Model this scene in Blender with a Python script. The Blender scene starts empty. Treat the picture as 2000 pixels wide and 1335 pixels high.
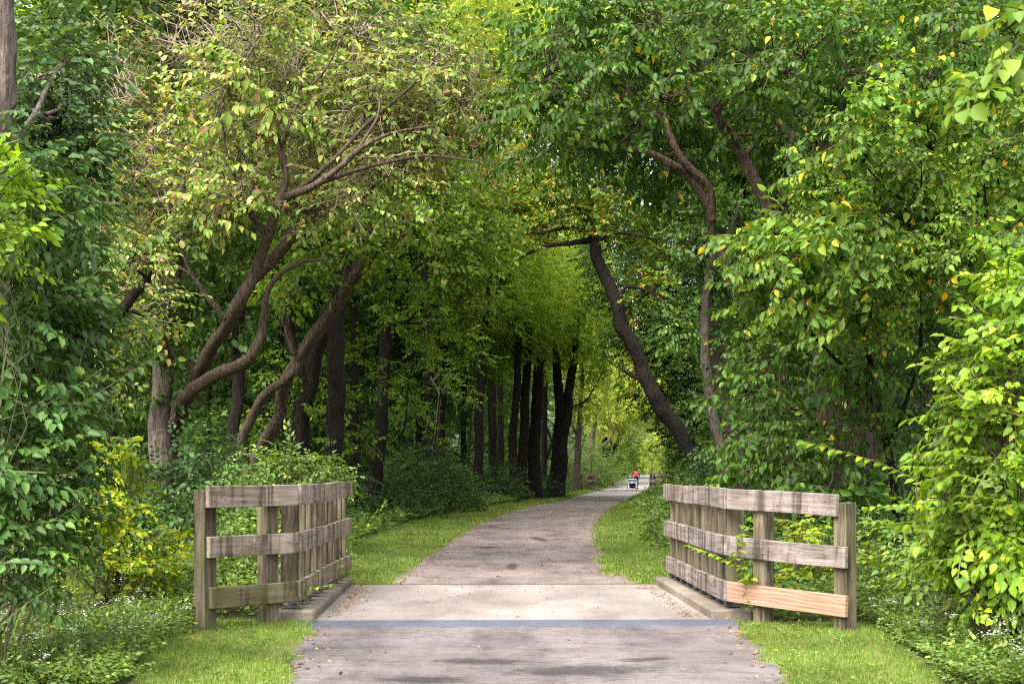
import bpy, bmesh, math, random
import numpy as np
from mathutils import Vector, Matrix, Euler

SC = bpy.context.scene
COL = SC.collection
PI = math.pi
F, HZ, CAMH = 2800.0, 920.0, 1.27            # focal length and horizon of the 2000 px wide photograph, camera height
R = math.radians
def W(px, py, Y):                             # a point at distance Y
    return np.array([(px - 1000.0) / F * Y, Y, CAMH + (HZ - py) / F * Y])
def rise(Y):                                  # the trail climbs a little beyond the second bridge
    t = np.clip((np.asarray(Y, float) - 97) / 55, 0, 1)
    return 0.9 * t * t * (3 - 2 * t)
rng = np.random.default_rng(11)
rnd = random.Random(5)

# ------------------------------------------------------------------ properties
def tag(o, label=None, cat=None, group=None, kind=None):
    if label: o['label'] = label
    if cat: o['category'] = cat
    if group: o['group'] = group
    if kind: o['kind'] = kind
    return o
def empty(name, loc, label=None, cat=None, group=None, rz=0.0):
    o = bpy.data.objects.new(name, None); COL.objects.link(o)
    o.location = loc; o.rotation_euler = (0, 0, rz); o.empty_display_size = .2
    return tag(o, label, cat, group)
def link(name, me, mats, parent=None, smooth=False):
    o = bpy.data.objects.new(name, me); COL.objects.link(o)
    for m in (mats if isinstance(mats, (list, tuple)) else [mats]): me.materials.append(m)
    if parent is not None: o.parent = parent
    if smooth:
        me.polygons.foreach_set('use_smooth', np.ones(len(me.polygons), bool))
    return o
def np_mesh(name, V, Q, mi=None):
    """V (n,3), Q (m,k) index array of equal sized faces"""
    V = np.ascontiguousarray(V, np.float32); Q = np.ascontiguousarray(Q, np.int32)
    me = bpy.data.meshes.new(name)
    m, k = Q.shape
    me.vertices.add(len(V)); me.vertices.foreach_set('co', V.ravel())
    me.loops.add(m * k); me.loops.foreach_set('vertex_index', Q.ravel())
    me.polygons.add(m)
    me.polygons.foreach_set('loop_start', np.arange(0, m * k, k, dtype=np.int32))
    me.polygons.foreach_set('loop_total', np.full(m, k, np.int32))
    if mi is not None: me.polygons.foreach_set('material_index', np.ascontiguousarray(mi, np.int32))
    me.update(calc_edges=True)
    return me
class Acc:                                    # gathers quads
    def __init__(s): s.V = []; s.Q = []; s.M = []; s.n = 0
    def add(s, V, Q, m=0):
        if len(V) == 0: return
        s.V.append(np.asarray(V, np.float32)); s.Q.append(np.asarray(Q, np.int64) + s.n)
        s.M.append(np.full(len(Q), m)); s.n += len(V)
    def mesh(s, name, origin=(0, 0, 0)):
        V = np.concatenate(s.V) - np.asarray(origin, np.float32)
        return np_mesh(name, V, np.concatenate(s.Q), np.concatenate(s.M))

# ------------------------------------------------------------------ materials
def newmat(name):
    m = bpy.data.materials.new(name); m.use_nodes = True
    nt = m.node_tree; nt.nodes.clear()
    return m, nt, nt.nodes, nt.links
def node(nt, t, **kw):
    n = nt.nodes.new(t)
    for k, v in kw.items():
        if k.startswith('i_'):
            n.inputs[k[2:].replace('_', ' ')].default_value = v
        else: setattr(n, k, v)
    return n
def ramp(nt, stops, interp='LINEAR'):
    n = nt.nodes.new('ShaderNodeValToRGB'); cr = n.color_ramp; cr.interpolation = interp
    while len(cr.elements) < len(stops): cr.elements.new(0.5)
    for e, (p, c) in zip(cr.elements, stops):
        e.position = p; e.color = (c[0], c[1], c[2], 1)
    return n
def noise(nt, vec, scale, detail=4, rough=.55):
    n = node(nt, 'ShaderNodeTexNoise'); n.inputs['Scale'].default_value = scale
    n.inputs['Detail'].default_value = detail; n.inputs['Roughness'].default_value = rough
    if vec is not None: nt.links.new(vec, n.inputs['Vector'])
    return n
def mapping(nt, vec, scale):
    n = node(nt, 'ShaderNodeMapping'); n.inputs['Scale'].default_value = scale
    nt.links.new(vec, n.inputs['Vector']); return n
def mixc(nt, fac, a, b, mode='MIX'):
    n = node(nt, 'ShaderNodeMix', data_type='RGBA', blend_type=mode)
    for sock, v in ((n.inputs['Factor'], fac), (n.inputs['A'] if False else n.inputs[6], a), (n.inputs[7], b)):
        if isinstance(v, (int, float)): sock.default_value = v
        elif isinstance(v, tuple): sock.default_value = (v[0], v[1], v[2], 1)
        else: nt.links.new(v, sock)
    return n.outputs[2]
def bsdf_out(nt, color, rough=.6, spec=.4, bump=None, bstr=.3, bdist=.01, metal=0.0):
    p = node(nt, 'ShaderNodeBsdfPrincipled')
    if isinstance(color, tuple): p.inputs['Base Color'].default_value = (*color, 1)
    else: nt.links.new(color, p.inputs['Base Color'])
    if isinstance(rough, (int, float)): p.inputs['Roughness'].default_value = rough
    else: nt.links.new(rough, p.inputs['Roughness'])
    p.inputs['Specular IOR Level'].default_value = spec; p.inputs['Metallic'].default_value = metal
    if bump is not None:
        b = node(nt, 'ShaderNodeBump'); b.inputs['Strength'].default_value = bstr; b.inputs['Distance'].default_value = bdist
        nt.links.new(bump, b.inputs['Height']); nt.links.new(b.outputs[0], p.inputs['Normal'])
    o = node(nt, 'ShaderNodeOutputMaterial'); nt.links.new(p.outputs[0], o.inputs['Surface'])
    return p
GAIN = (1.5, 1.45, 1.15)
def leaf_mat(name, stops, rough=.45, trans=.35, patch=.5, spec=.4, interp='LINEAR', tint=(1.25, 1.2, .45)):
    """stops: colours of single leaves; each leaf (mesh island) draws its own; broad patches vary in value"""
    m, nt, N, L = newmat(name)
    geo = node(nt, 'ShaderNodeNewGeometry')
    r = ramp(nt, [(q, tuple(min(.8, v * g_) for v, g_ in zip(col, GAIN))) for q, col in stops], interp); L.new(geo.outputs['Random Per Island'], r.inputs[0])
    tc = node(nt, 'ShaderNodeTexCoord')
    nz = noise(nt, geo.outputs['Position'], patch, 2)
    mr = node(nt, 'ShaderNodeMapRange'); L.new(nz.outputs[0], mr.inputs[0])
    mr.inputs[1].default_value = .3; mr.inputs[2].default_value = .7; mr.inputs[3].default_value = .66; mr.inputs[4].default_value = 1.42
    hsv = node(nt, 'ShaderNodeHueSaturation'); L.new(r.outputs[0], hsv.inputs['Color']); L.new(mr.outputs[0], hsv.inputs['Value'])
    p = node(nt, 'ShaderNodeBsdfPrincipled'); L.new(hsv.outputs[0], p.inputs['Base Color'])
    p.inputs['Roughness'].default_value = rough; p.inputs['Specular IOR Level'].default_value = spec
    t = node(nt, 'ShaderNodeBsdfTranslucent')
    tm = mixc(nt, 1.0, hsv.outputs[0], (*tint,), 'MULTIPLY')
    L.new(tm, t.inputs['Color'])
    mx = node(nt, 'ShaderNodeMixShader'); mx.inputs[0].default_value = trans
    L.new(p.outputs[0], mx.inputs[1]); L.new(t.outputs[0], mx.inputs[2])
    o = node(nt, 'ShaderNodeOutputMaterial'); L.new(mx.outputs[0], o.inputs['Surface'])
    return m
def bark_mat(name, dark, light, moss=0.0):
    m, nt, N, L = newmat(name)
    tc = node(nt, 'ShaderNodeTexCoord')
    geo = node(nt, 'ShaderNodeNewGeometry')
    mp = mapping(nt, geo.outputs['Position'], (14, 14, 2.2))
    n1 = noise(nt, mp.outputs[0], 2.2, 6, .65)
    mp2 = mapping(nt, geo.outputs['Position'], (30, 30, 5))
    v = node(nt, 'ShaderNodeTexVoronoi'); v.inputs['Scale'].default_value = 1.0; L.new(mp2.outputs[0], v.inputs['Vector'])
    h = node(nt, 'ShaderNodeMath', operation='ADD'); L.new(n1.outputs[0], h.inputs[0])
    hv = node(nt, 'ShaderNodeMath', operation='MULTIPLY'); L.new(v.outputs['Distance'], hv.inputs[0]); hv.inputs[1].default_value = .45
    L.new(hv.outputs[0], h.inputs[1])
    r = ramp(nt, [(.42, dark), (.66, tuple((a + b) / 2 for a, b in zip(dark, light))), (.9, light)]); L.new(h.outputs[0], r.inputs[0])
    c = r.outputs[0]
    if moss:
        nm = noise(nt, geo.outputs['Position'], 1.7, 4)
        mr = node(nt, 'ShaderNodeMapRange'); L.new(nm.outputs[0], mr.inputs[0]); mr.inputs[1].default_value = .5; mr.inputs[2].default_value = .7; mr.inputs[4].default_value = moss
        c = mixc(nt, mr.outputs[0], c, (.06, .07, .03))
    bsdf_out(nt, c, .92, .2, h.outputs[0], 1.0, .06)
    return m
def wood_mat(name, base, light, dark, green=0.0, axis='X', fresh=False):
    m, nt, N, L = newmat(name)
    tc = node(nt, 'ShaderNodeTexCoord'); oi = node(nt, 'ShaderNodeObjectInfo')
    add = node(nt, 'ShaderNodeVectorMath', operation='ADD')
    sc = node(nt, 'ShaderNodeVectorMath', operation='SCALE'); sc.inputs[3].default_value = 7.0
    cx = node(nt, 'ShaderNodeCombineXYZ')
    for i in range(3): L.new(oi.outputs['Random'], cx.inputs[i])
    L.new(cx.outputs[0], sc.inputs[0]); L.new(tc.outputs['Object'], add.inputs[0]); L.new(sc.outputs[0], add.inputs[1])
    vec = add.outputs[0]
    along = (1.1, 20, 20) if axis == 'X' else (22, 22, 1.0)
    streak = (7.5, 2, .7) if axis == 'X' else (9, 9, .8)
    g = noise(nt, mapping(nt, vec, along).outputs[0], 1.6, 7, .65)
    st = noise(nt, mapping(nt, vec, streak).outputs[0], 1.0, 6, .72)
    bl = noise(nt, vec, 3.5, 4, .6)
    r = ramp(nt, [(.3, dark), (.47, base), (.68, light)]); L.new(g.outputs[0], r.inputs[0])
    c = r.outputs[0]
    if fresh:
        wv = node(nt, 'ShaderNodeTexWave'); wv.inputs['Scale'].default_value = 3.2; wv.inputs['Distortion'].default_value = 11; wv.inputs['Detail'].default_value = 2; wv.inputs['Detail Scale'].default_value = .8
        wv.bands_direction = 'Z'
        L.new(mapping(nt, vec, (.45, 3, 3.2)).outputs[0], wv.inputs['Vector'])
        rw = ramp(nt, [(.15, (.66, .52, .42)), (.7, (1.03, 1.03, 1.03))]); L.new(wv.outputs['Fac'], rw.inputs[0])
        c = mixc(nt, .6, c, rw.outputs[0], 'MULTIPLY')
    else:
        rs = ramp(nt, [(.39, (.22, .19, .17)), (.455, (.62, .59, .56)), (.50, (.98, .97, .96)), (.62, (1.15, 1.15, 1.15))]); L.new(st.outputs[0], rs.inputs[0])
        c = mixc(nt, .85, c, rs.outputs[0], 'MULTIPLY')
        rb = ramp(nt, [(.38, (.6, .57, .53)), (.62, (1.1, 1.08, 1.1))]); L.new(bl.outputs[0], rb.inputs[0])
        c = mixc(nt, .8, c, rb.outputs[0], 'MULTIPLY')
        # drying cracks along the grain and knots
        ck = noise(nt, mapping(nt, vec, (.9, 9, 9) if axis == 'X' else (9, 9, .9)).outputs[0], 1.3, 3, .5)
        rk = ramp(nt, [(.492, (1, 1, 1)), (.5, (.25, .22, .2)), (.508, (1, 1, 1))]); L.new(ck.outputs[0], rk.inputs[0])
        c = mixc(nt, .8, c, rk.outputs[0], 'MULTIPLY')
    if green:
        ng = noise(nt, mapping(nt, vec, (5, 5, 2)).outputs[0], 1.0, 4)
        mr = node(nt, 'ShaderNodeMapRange'); L.new(ng.outputs[0], mr.inputs[0]); mr.inputs[1].default_value = .42; mr.inputs[2].default_value = .66; mr.inputs[4].default_value = green
        c = mixc(nt, mr.outputs[0], c, (.13, .135, .05))
    bsdf_out(nt, c, .85, .25, g.outputs[0], .35, .006)
    return m
def plain_mat(name, color, rough=.6, spec=.4, metal=0.0, var=.15, scale=20):
    m, nt, N, L = newmat(name)
    tc = node(nt, 'ShaderNodeTexCoord'); n = noise(nt, tc.outputs['Object'], scale, 4)
    r = ramp(nt, [(.3, tuple(c * (1 - var) for c in color)), (.7, tuple(min(1, c * (1 + var)) for c in color))]); L.new(n.outputs[0], r.inputs[0])
    bsdf_out(nt, r.outputs[0], rough, spec, n.outputs[0], .1, .002, metal)
    return m

# ------------------------------------------------------------------ foliage
class Species:
    """one kind of leafy spray; a few templates baked once, then placed many times"""
    def __init__(s, mat, leaf, width, n, length, droop=.5, jit=.45, far=False, twig=None, ang=(35, 75), pair=False, sag=.12, seed=1):
        s.mat, s.leaf, s.width, s.n, s.length, s.far, s.twig = mat, leaf, width, n, length, far, twig
        g = np.random.default_rng(seed); s.t = []
        for k in range(6):
            V = []; Q = []; M = []
            for i in range(n):
                t = (i + .6) / n; side = 1 if i % 2 else -1
                if pair: t = (i // 2 + .7) / (n / 2)
                az = side * R(g.uniform(*ang)) * (1 - .55 * t)
                if i == n - 1: az *= .2
                b = np.array([length * t, side * .01, -sag * length * t * t])
                dz = -droop * g.uniform(.3, 1.5)
                d = np.array([math.cos(az), math.sin(az), dz]); d /= np.linalg.norm(d)
                nn = np.array([0, 0, 1.0]) + g.normal(0, jit, 3); nn -= d * nn.dot(d); nn /= np.linalg.norm(nn)
                sd = np.cross(d, nn); ll = leaf * g.uniform(.65, 1.2); w = ll * width * .5
                base = b + d * .12 * ll; o = len(V)
                if far:
                    V += [base, base + d * ll * .42 + sd * w * 1.15 + nn * w * .25, base + d * ll - nn * ll * .12, base + d * ll * .42 - sd * w * 1.15 + nn * w * .25]
                    Q.append((o, o + 1, o + 2, o + 3)); M.append(0)
                else:
                    V += [base, base + d * ll * .26 + sd * w * .95 + nn * w * .35, base + d * ll * .62 + sd * w * .8 + nn * (w * .28 - ll * .05),
                          base + d * ll - nn * ll * .16, base + d * ll * .62 - sd * w * .8 + nn * (w * .28 - ll * .05), base + d * ll * .26 - sd * w * .95 + nn * w * .35]
                    Q += [(o, o + 1, o + 2, o + 3), (o, o + 3, o + 4, o + 5)]; M += [0, 0]
            if twig is not None:
                tw = .0035 if not far else .008
                for a, e in ((0, .5), (.5, 1.0)):
                    o = len(V)
                    pa = np.array([length * a, 0, -sag * length * a * a]); pe = np.array([length * e, 0, -sag * length * e * e])
                    V += [pa + (0, -tw, tw), pa + (0, tw, -tw * .5), pe + (0, tw * .7, -tw * .5), pe + (0, -tw * .7, tw)]
                    Q.append((o, o + 1, o + 2, o + 3)); M.append(1)
            s.t.append((np.array(V), np.array(Q), np.array(M)))
        s.area = leaf * leaf * width * .62 * n
    def mats(s): return [s.mat] + ([s.twig] if s.twig is not None else [])
    def place(s, acc, P, X, Z, S):
        """sprays at P along X, leaf tops towards Z, scale S"""
        X = X / np.linalg.norm(X, axis=1, keepdims=True)
        Yv = np.cross(Z, X); Yv /= np.maximum(np.linalg.norm(Yv, axis=1, keepdims=True), 1e-6); Zv = np.cross(X, Yv)
        Mx = np.stack([X, Yv, Zv], axis=1) * S[:, None, None]
        pick = rng.integers(0, len(s.t), len(P))
        for k, (V, Q, M) in enumerate(s.t):
            sel = np.nonzero(pick == k)[0]
            if len(sel) == 0: continue
            VV = np.einsum('vi,nij->nvj', V, Mx[sel]) + P[sel][:, None, :]
            QQ = Q[None] + (np.arange(len(sel)) * len(V))[:, None, None]
            acc.V.append(VV.reshape(-1, 3).astype(np.float32)); acc.Q.append(QQ.reshape(-1, 4) + acc.n)
            acc.M.append(np.tile(M, len(sel))); acc.n += VV.shape[0] * VV.shape[1]
def unit(n):
    v = rng.normal(size=(n, 3)); return v / np.linalg.norm(v, axis=1, keepdims=True)
def gapnoise(P, wl):
    g = np.random.default_rng(int(wl * 1000) + 3); out = 0
    for k in range(5):
        d = g.normal(size=3); d /= np.linalg.norm(d)
        out = out + np.sin(P @ d * (2 * PI / (wl * g.uniform(.6, 1.5))) + g.uniform(0, 6))
    return out / 2.2
def fill(acc, sp, c, r, dens=2.6, gap=.0, flat=.8, shell=.45, scale=1.0, floor=None, out=1.0):
    """a leafy mass: sprays near the surface of an ellipsoid, pointing outwards and drooping"""
    c = np.asarray(c, float); r = np.asarray((r, r, r) if np.isscalar(r) else r, float)
    area = PI * (r[0] * r[2] + r[0] * r[1] + r[1] * r[2]) / 3
    n = max(6, int(dens * area / (sp.area * scale * scale) * 1.3))
    d = unit(n); rad = shell + (1 - shell) * rng.random(n) ** .6
    rad *= 1 + .22 * gapnoise(d * 3 + c, 2.3)
    P = c + d * r * rad[:, None]
    keep = gapnoise(P, max(.35, .75 * float(r.mean()))) > gap - .55
    if floor is not None: keep &= P[:, 2] > floor
    P, d = P[keep], d[keep]; n = len(P)
    if n == 0: return
    X = d * np.array([1, 1, .55]) * out + rng.normal(0, .55, (n, 3)) * (1, 1, .5) + (0, 0, -.12)
    Z = np.array([0, 0, flat]) + d * .55 + rng.normal(0, .28, (n, 3))
    S = scale * rng.uniform(.62, 1.25, n)
    P = P - X / np.linalg.norm(X, axis=1, keepdims=True) * (sp.length * .5 * S)[:, None]
    sp.place(acc, P, X, Z, S)
def smooth_line(P, R_, k=4):
    """Catmull-Rom through the points"""
    P = np.asarray(P, float); R_ = np.asarray(R_, float)
    if len(P) < 3: 
        t = np.linspace(0, 1, k + 1)[:, None]
        return P[0] * (1 - t) + P[-1] * t, R_[0] * (1 - t[:, 0]) + R_[-1] * t[:, 0]
    A = np.vstack([2 * P[0] - P[1], P, 2 * P[-1] - P[-2]]); o = []; ro = []
    for i in range(1, len(A) - 2):
        for j in range(k):
            t = j / k
            p0, p1, p2, p3 = A[i - 1:i + 3]
            o.append(.5 * (2 * p1 + (p2 - p0) * t + (2 * p0 - 5 * p1 + 4 * p2 - p3) * t * t + (3 * p1 - p0 - 3 * p2 + p3) * t ** 3))
            ro.append(R_[i - 1] * (1 - t) + R_[i] * t)
    o.append(P[-1]); ro.append(R_[-1])
    return np.array(o), np.array(ro)
def tube(acc, P, rad, sides=8, m=0, rough=.0, cap=True):
    P = np.asarray(P, float); rad = np.broadcast_to(np.asarray(rad, float), (len(P),)); n = len(P)
    T = np.gradient(P, axis=0); T /= np.maximum(np.linalg.norm(T, axis=1, keepdims=True), 1e-9)
    ref = np.array([0.0, 1.0, 0.0]) if abs(T[:, 1]).mean() < .7 else np.array([1.0, 0, 0])
    U = np.cross(T, ref); U /= np.maximum(np.linalg.norm(U, axis=1, keepdims=True), 1e-9); Vv = np.cross(T, U)
    a = np.linspace(0, 2 * PI, sides, endpoint=False)
    if rough:
        g_ = rng.normal(0, rough, (n, sides)); ridge = rng.normal(0, rough * .9, sides)[None] * (1 + .6 * np.sin(np.arange(n)[:, None] * .35 + rng.uniform(0, 6)))
        lump = rough * .6 * np.sin(np.arange(n)[:, None] * rng.uniform(.4, .9) + a[None] + rng.uniform(0, 6))
        k = rad[:, None] * (1 + g_ * .6 + ridge + lump)
    else: k = rad[:, None] * np.ones((n, sides))
    V = P[:, None, :] + (np.cos(a)[None, :, None] * U[:, None, :] + np.sin(a)[None, :, None] * Vv[:, None, :]) * k[..., None]
    V = V.reshape(-1, 3)
    i = np.arange(n - 1)[:, None] * sides; j = np.arange(sides)[None, :]; j2 = (j + 1) % sides
    Q = np.stack([i + j, i + j2, i + sides + j2, i + sides + j], -1).reshape(-1, 4)
    acc.add(V, Q, m)
    if cap and sides >= 4:
        e = (n - 1) * sides; h = sides // 2
        acc.add(V[e:e + sides], [(0, q, q + 1, q + 2 if q + 2 < sides else 0) for q in range(1, sides - 1)][::2] or [(0, 1, 2, 3)], m)
def crook(P, r_, amp=.55):
    s = np.concatenate([[0], np.cumsum(np.linalg.norm(np.diff(P, axis=0), axis=1))]); o = np.zeros_like(P)
    for k in range(3):
        rm = float(np.mean(r_))
        for wl, q in ((max(2.2, 14 * rm), .7), (max(.9, 7 * rm), .35), (max(.4, 3 * rm), .12)):
            o[:, k] += q * np.sin(s * 2 * PI / (wl * rng.uniform(.7, 1.4)) + rng.uniform(0, 6))
    f_ = np.minimum(1, np.minimum(s, s[-1] - s) / .4 + .2)
    return P + o * (np.maximum(r_, .02) * amp * f_)[:, None] * (1, 1, .4)
def wander(a, b, n, amp):
    t = np.linspace(0, 1, n)[:, None]; L_ = np.linalg.norm(np.asarray(b) - a)
    off = rng.normal(0, amp * L_ * 1.25, (n, 3)); off[0] = off[-1] = 0
    lift = np.sin(t * PI) * np.array([0, 0, .06 * L_])
    return np.asarray(a) * (1 - t) + np.asarray(b) * t + off + lift
def twigs(acc, start, c, r, k, r0, m=0, sides=5):
    """a few forked twigs from a limb's end into a leafy mass"""
    r = np.asarray((r, r, r) if np.isscalar(r) else r, float)
    for _ in range(k):
        e = c + unit(1)[0] * r * rng.uniform(.5, .98)
        P = wander(start, e, 7, .06); tube(acc, P, np.linspace(r0, r0 * .25, 7), sides, m, cap=False)
        for _ in range(3):
            q = P[rng.integers(1, 6)]; e2 = q + (e - q) * .5 + unit(1)[0] * r.mean() * .45
            tube(acc, wander(q, e2, 4, .07), np.linspace(r0 * .5, r0 * .18, 4), 4, m, cap=False)
def mk_line(pts):
    """[(px, py, Y, width px)] -> world points and radii"""
    P = np.array([W(a, b, c) for a, b, c, d in pts]); Rr = np.array([d / F * c * .5 for a, b, c, d in pts]); return P, Rr
def tree(name, label, cat, trunk, limbs, blobs, sp, bark, group=None, twk=4, tw0=.012, ground=0.0, ivy=None, gap=0.0, extra=None, sides=12, auto=True, bare=0, shell=.45):
    P, Rr = mk_line(trunk)
    if P[0][2] > ground + .01:                              # carry the trunk down to the ground
        b = P[0].copy(); b[2] = ground - .1; P = np.vstack([b, P]); Rr = np.concatenate([[Rr[0] * 1.25], Rr])
    root = empty(name, (P[0][0], P[0][1], ground), label, cat, group); o = np.array(root.location)
    nodes = [(p, r_) for p, r_ in zip(P, Rr)]
    A = Acc(); p, r_ = smooth_line(P, Rr, 9)
    p = crook(p, r_, .3 * min(1, 30 / trunk[0][2])); tube(A, p, r_, sides + 4, rough=.055)
    L = []
    for lb in limbs:
        lp, lr = mk_line(lb); nodes += [(a, b) for a, b in zip(lp, lr)]
        B = Acc(); q, qr = smooth_line(lp, lr, 8); q = crook(q, qr, .75 * min(1, 18 / lb[0][2])); tube(B, q, qr, 10, rough=.08); L.append(B)
    C = Acc(); NP = np.array([q for q, _ in nodes])
    for b in blobs:
        c = W(*b[:3]); rr = b[3]; dens = b[4] if len(b) > 4 else 2.6; s2 = b[5] if len(b) > 5 else sp
        fill(C, s2, c, rr, dens, gap, floor=ground + .05, shell=shell)
        if auto:
            dd = np.linalg.norm((NP - c) * (1, 1, .8), axis=1) + np.maximum(0, NP[:, 2] - c[2] + .2) * 1.5
            i = int(dd.argmin()); st, sr = nodes[i]
            rm = float(np.mean(rr)); e = c + (0, 0, -.15 * rm)
            r0 = min(sr * .7, max(.012, .035 * rm + .01))
            ln = wander(st, e, 6, .045); tube(A, ln, np.linspace(r0, r0 * .4, 6), 6, cap=False)
            twigs(A, ln[4], c, rr, twk, max(tw0, r0 * .35))
            if bare: twigs(A, ln[3], c, rr, bare, tw0, m=1 if extra else 0)
    bm = [bark] + ([extra] if extra else [])
    link('trunk', A.mesh('trunk', o), bm, root, True)
    for B in L: link('limb', B.mesh('limb', o), [bark], root, True)
    if C.n: link('crown', C.mesh('crown', o), sp.mats(), root)
    if ivy:
        I = Acc()
        for b in ivy: fill(I, b[4], W(*b[:3]), b[3], b[5] if len(b) > 5 else 2.4, floor=ground)
        link('ivy', I.mesh('ivy', o), ivy[0][4].mats(), root)
    return root
def shrub(name, label, cat, base, blobs, sp, stemmat, group=None, nst=3, dens=2.6, gap=0.0, flat=.8, ground=0.0, part='foliage', scale=1.0, sr=.012):
    root = empty(name, (base[0], base[1], ground), label, cat, group); o = np.array(root.location)
    C = Acc(); A = Acc()
    for b in blobs:
        c = np.asarray(b[0], float); fill(C, sp, c, b[1], b[2] if len(b) > 2 else dens, gap, flat, floor=ground + .03, scale=scale)
        for _ in range(nst):
            s0 = np.array([base[0] + rng.normal(0, .06), base[1] + rng.normal(0, .06), ground - .05])
            ln = wander(s0, c + rng.normal(0, .25, 3) * np.asarray(b[1]), 7, .03); tube(A, ln, np.linspace(sr, sr * .4, 7), 5, cap=False)
            twigs(A, ln[4], c, b[1], 2, sr * .5)
    link('stem', A.mesh('stem', o), [stemmat], root, True)
    link(part, C.mesh(part, o), sp.mats(), root)
    return root
def arch(acc, wood, pts, sp, step, r0=.006, scale=1.0, hang=.5, single=None):
    """a long arching shoot with leaves in pairs along it; pts world points"""
    P, _ = smooth_line(pts, np.ones(len(pts)), 10); seg = np.linalg.norm(np.diff(P, axis=0), axis=1); s = np.concatenate([[0], np.cumsum(seg)])
    tube(wood, P, np.linspace(r0, r0 * .35, len(P)), 5, cap=False)
    u = np.arange(step * .5, s[-1], step); Q = np.stack([np.interp(u, s, P[:, k]) for k in range(3)], 1)
    T = np.stack([np.gradient(Q[:, k]) for k in range(3)], 1); T /= np.linalg.norm(T, axis=1, keepdims=True)
    sd = np.cross(T, (0, 0, 1.0)); sd /= np.linalg.norm(sd, axis=1, keepdims=True)
    for sg in (-1, 1):
        X = T * .55 + sd * sg * .9 + np.array([0, 0, -hang]) + rng.normal(0, .18, Q.shape)
        Z = np.array([0, 0, 1.0]) + sd * sg * .4 + rng.normal(0, .25, Q.shape)
        leaf1.place2(acc, Q, X, Z, np.full(len(Q), sp.leaf * scale) * rng.uniform(.75, 1.15, len(Q)), sp.width)
class OneLeaf:
    def place2(s, acc, P, X, Z, S, width, m=0):
        X = X / np.linalg.norm(X, axis=1, keepdims=True); Yv = np.cross(Z, X); Yv /= np.linalg.norm(Yv, axis=1, keepdims=True); Zv = np.cross(X, Yv)
        w = width * .5
        V = np.array([(0.08, 0, 0), (.3, w * .9, w * .3), (.62, w * .85, w * .28 - .05), (1.05, 0, -.18), (.62, -w * .85, w * .28 - .05), (.3, -w * .9, w * .3)])
        Mx = np.stack([X, Yv, Zv], 1) * S[:, None, None]
        VV = np.einsum('vi,nij->nvj', V, Mx) + P[:, None, :]
        Q = np.array([(0, 1, 2, 3), (0, 3, 4, 5)])[None] + (np.arange(len(P)) * 6)[:, None, None]
        acc.add(VV.reshape(-1, 3), Q.reshape(-1, 4), m)
leaf1 = OneLeaf()
# ------------------------------------------------------------------ solid pieces
def box_mesh(name, sx, sy, sz, bev=.004, seg=1, bow=0.0, off=(0, 0, 0)):
    bm = bmesh.new(); bmesh.ops.create_cube(bm, size=1.0)
    for v in bm.verts: v.co = Vector((v.co.x * sx, v.co.y * sy, v.co.z * sz))
    if seg > 1:
        ed = [e for e in bm.edges if abs(abs((e.verts[0].co - e.verts[1].co).x) - sx) < 1e-6]
        bmesh.ops.subdivide_edges(bm, edges=ed, cuts=seg)
    sharp = [e for e in bm.edges if len(e.link_faces) == 2 and e.calc_face_angle(0) > .5]
    bmesh.ops.bevel(bm, geom=sharp, offset=bev, segments=1, affect='EDGES')
    if bow:
        ph = rnd.uniform(0, 6)
        for v in bm.verts:
            v.co.z += bow * math.sin(v.co.x * 2.1 + ph) + bow * .3 * math.sin(v.co.x * 5 + ph)
            v.co.y += bow * .5 * math.sin(v.co.x * 3.7 + ph * 2)
    for v in bm.verts: v.co += Vector(off)
    me = bpy.data.meshes.new(name); bm.to_mesh(me); bm.free(); return me
def piece(name, me, mat, parent, loc, rot=(0, 0, 0)):
    o = link(name, me, mat, parent); o.location = loc; o.rotation_euler = rot; return o
def copy_tree(o, parent=None):
    c = o.copy(); COL.objects.link(c); c.parent = parent
    for ch in list(o.children): copy_tree(ch, c)
    return c
# ================================================================== camera, light, sky
cam = bpy.data.cameras.new('camera'); co = bpy.data.objects.new('camera', cam); COL.objects.link(co)
co.location = (0, 0, CAMH); co.rotation_euler = (R(90), 0, 0)
cam.sensor_width = 36; cam.lens = F / 2000 * 36; cam.shift_y = (HZ - 667.5) / 2000
cam.clip_start = .05; cam.clip_end = 3000
cam.dof.use_dof = True; cam.dof.focus_distance = 14.0; cam.dof.aperture_fstop = 8
SC.camera = co
SUN = Vector((-.30, -.52, .80)).normalized()
sun = bpy.data.lights.new('sun', 'SUN'); so = bpy.data.objects.new('sun', sun); COL.objects.link(so)
so.rotation_euler = (-SUN).to_track_quat('-Z', 'Y').to_euler(); so.location = (0, 0, 60)
sun.energy = 2.2; sun.angle = R(55); sun.color = (1, .965, .91)
w = bpy.data.worlds.new('World'); SC.world = w; w.use_nodes = True
nt = w.node_tree; bg = nt.nodes['Background']; sk = nt.nodes.new('ShaderNodeTexSky')
sk.sky_type = 'NISHITA'; sk.sun_disc = False; sk.sun_elevation = math.asin(SUN.z); sk.sun_rotation = math.atan2(SUN.x, SUN.y)
sk.air_density = 1.2; sk.dust_density = 4.0; sk.ozone_density = .6
hs = nt.nodes.new('ShaderNodeHueSaturation'); hs.inputs['Saturation'].default_value = .5      # thin high overcast
nt.links.new(sk.outputs[0], hs.inputs['Color']); nt.links.new(hs.outputs[0], bg.inputs[0]); bg.inputs[1].default_value = .125
SC.view_settings.view_transform = 'Standard'; SC.view_settings.look = 'None'; SC.view_settings.gamma = 1; SC.view_settings.use_curve_mapping = False
SC.view_settings.exposure = 1.66
SC.render.engine = 'CYCLES'
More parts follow.
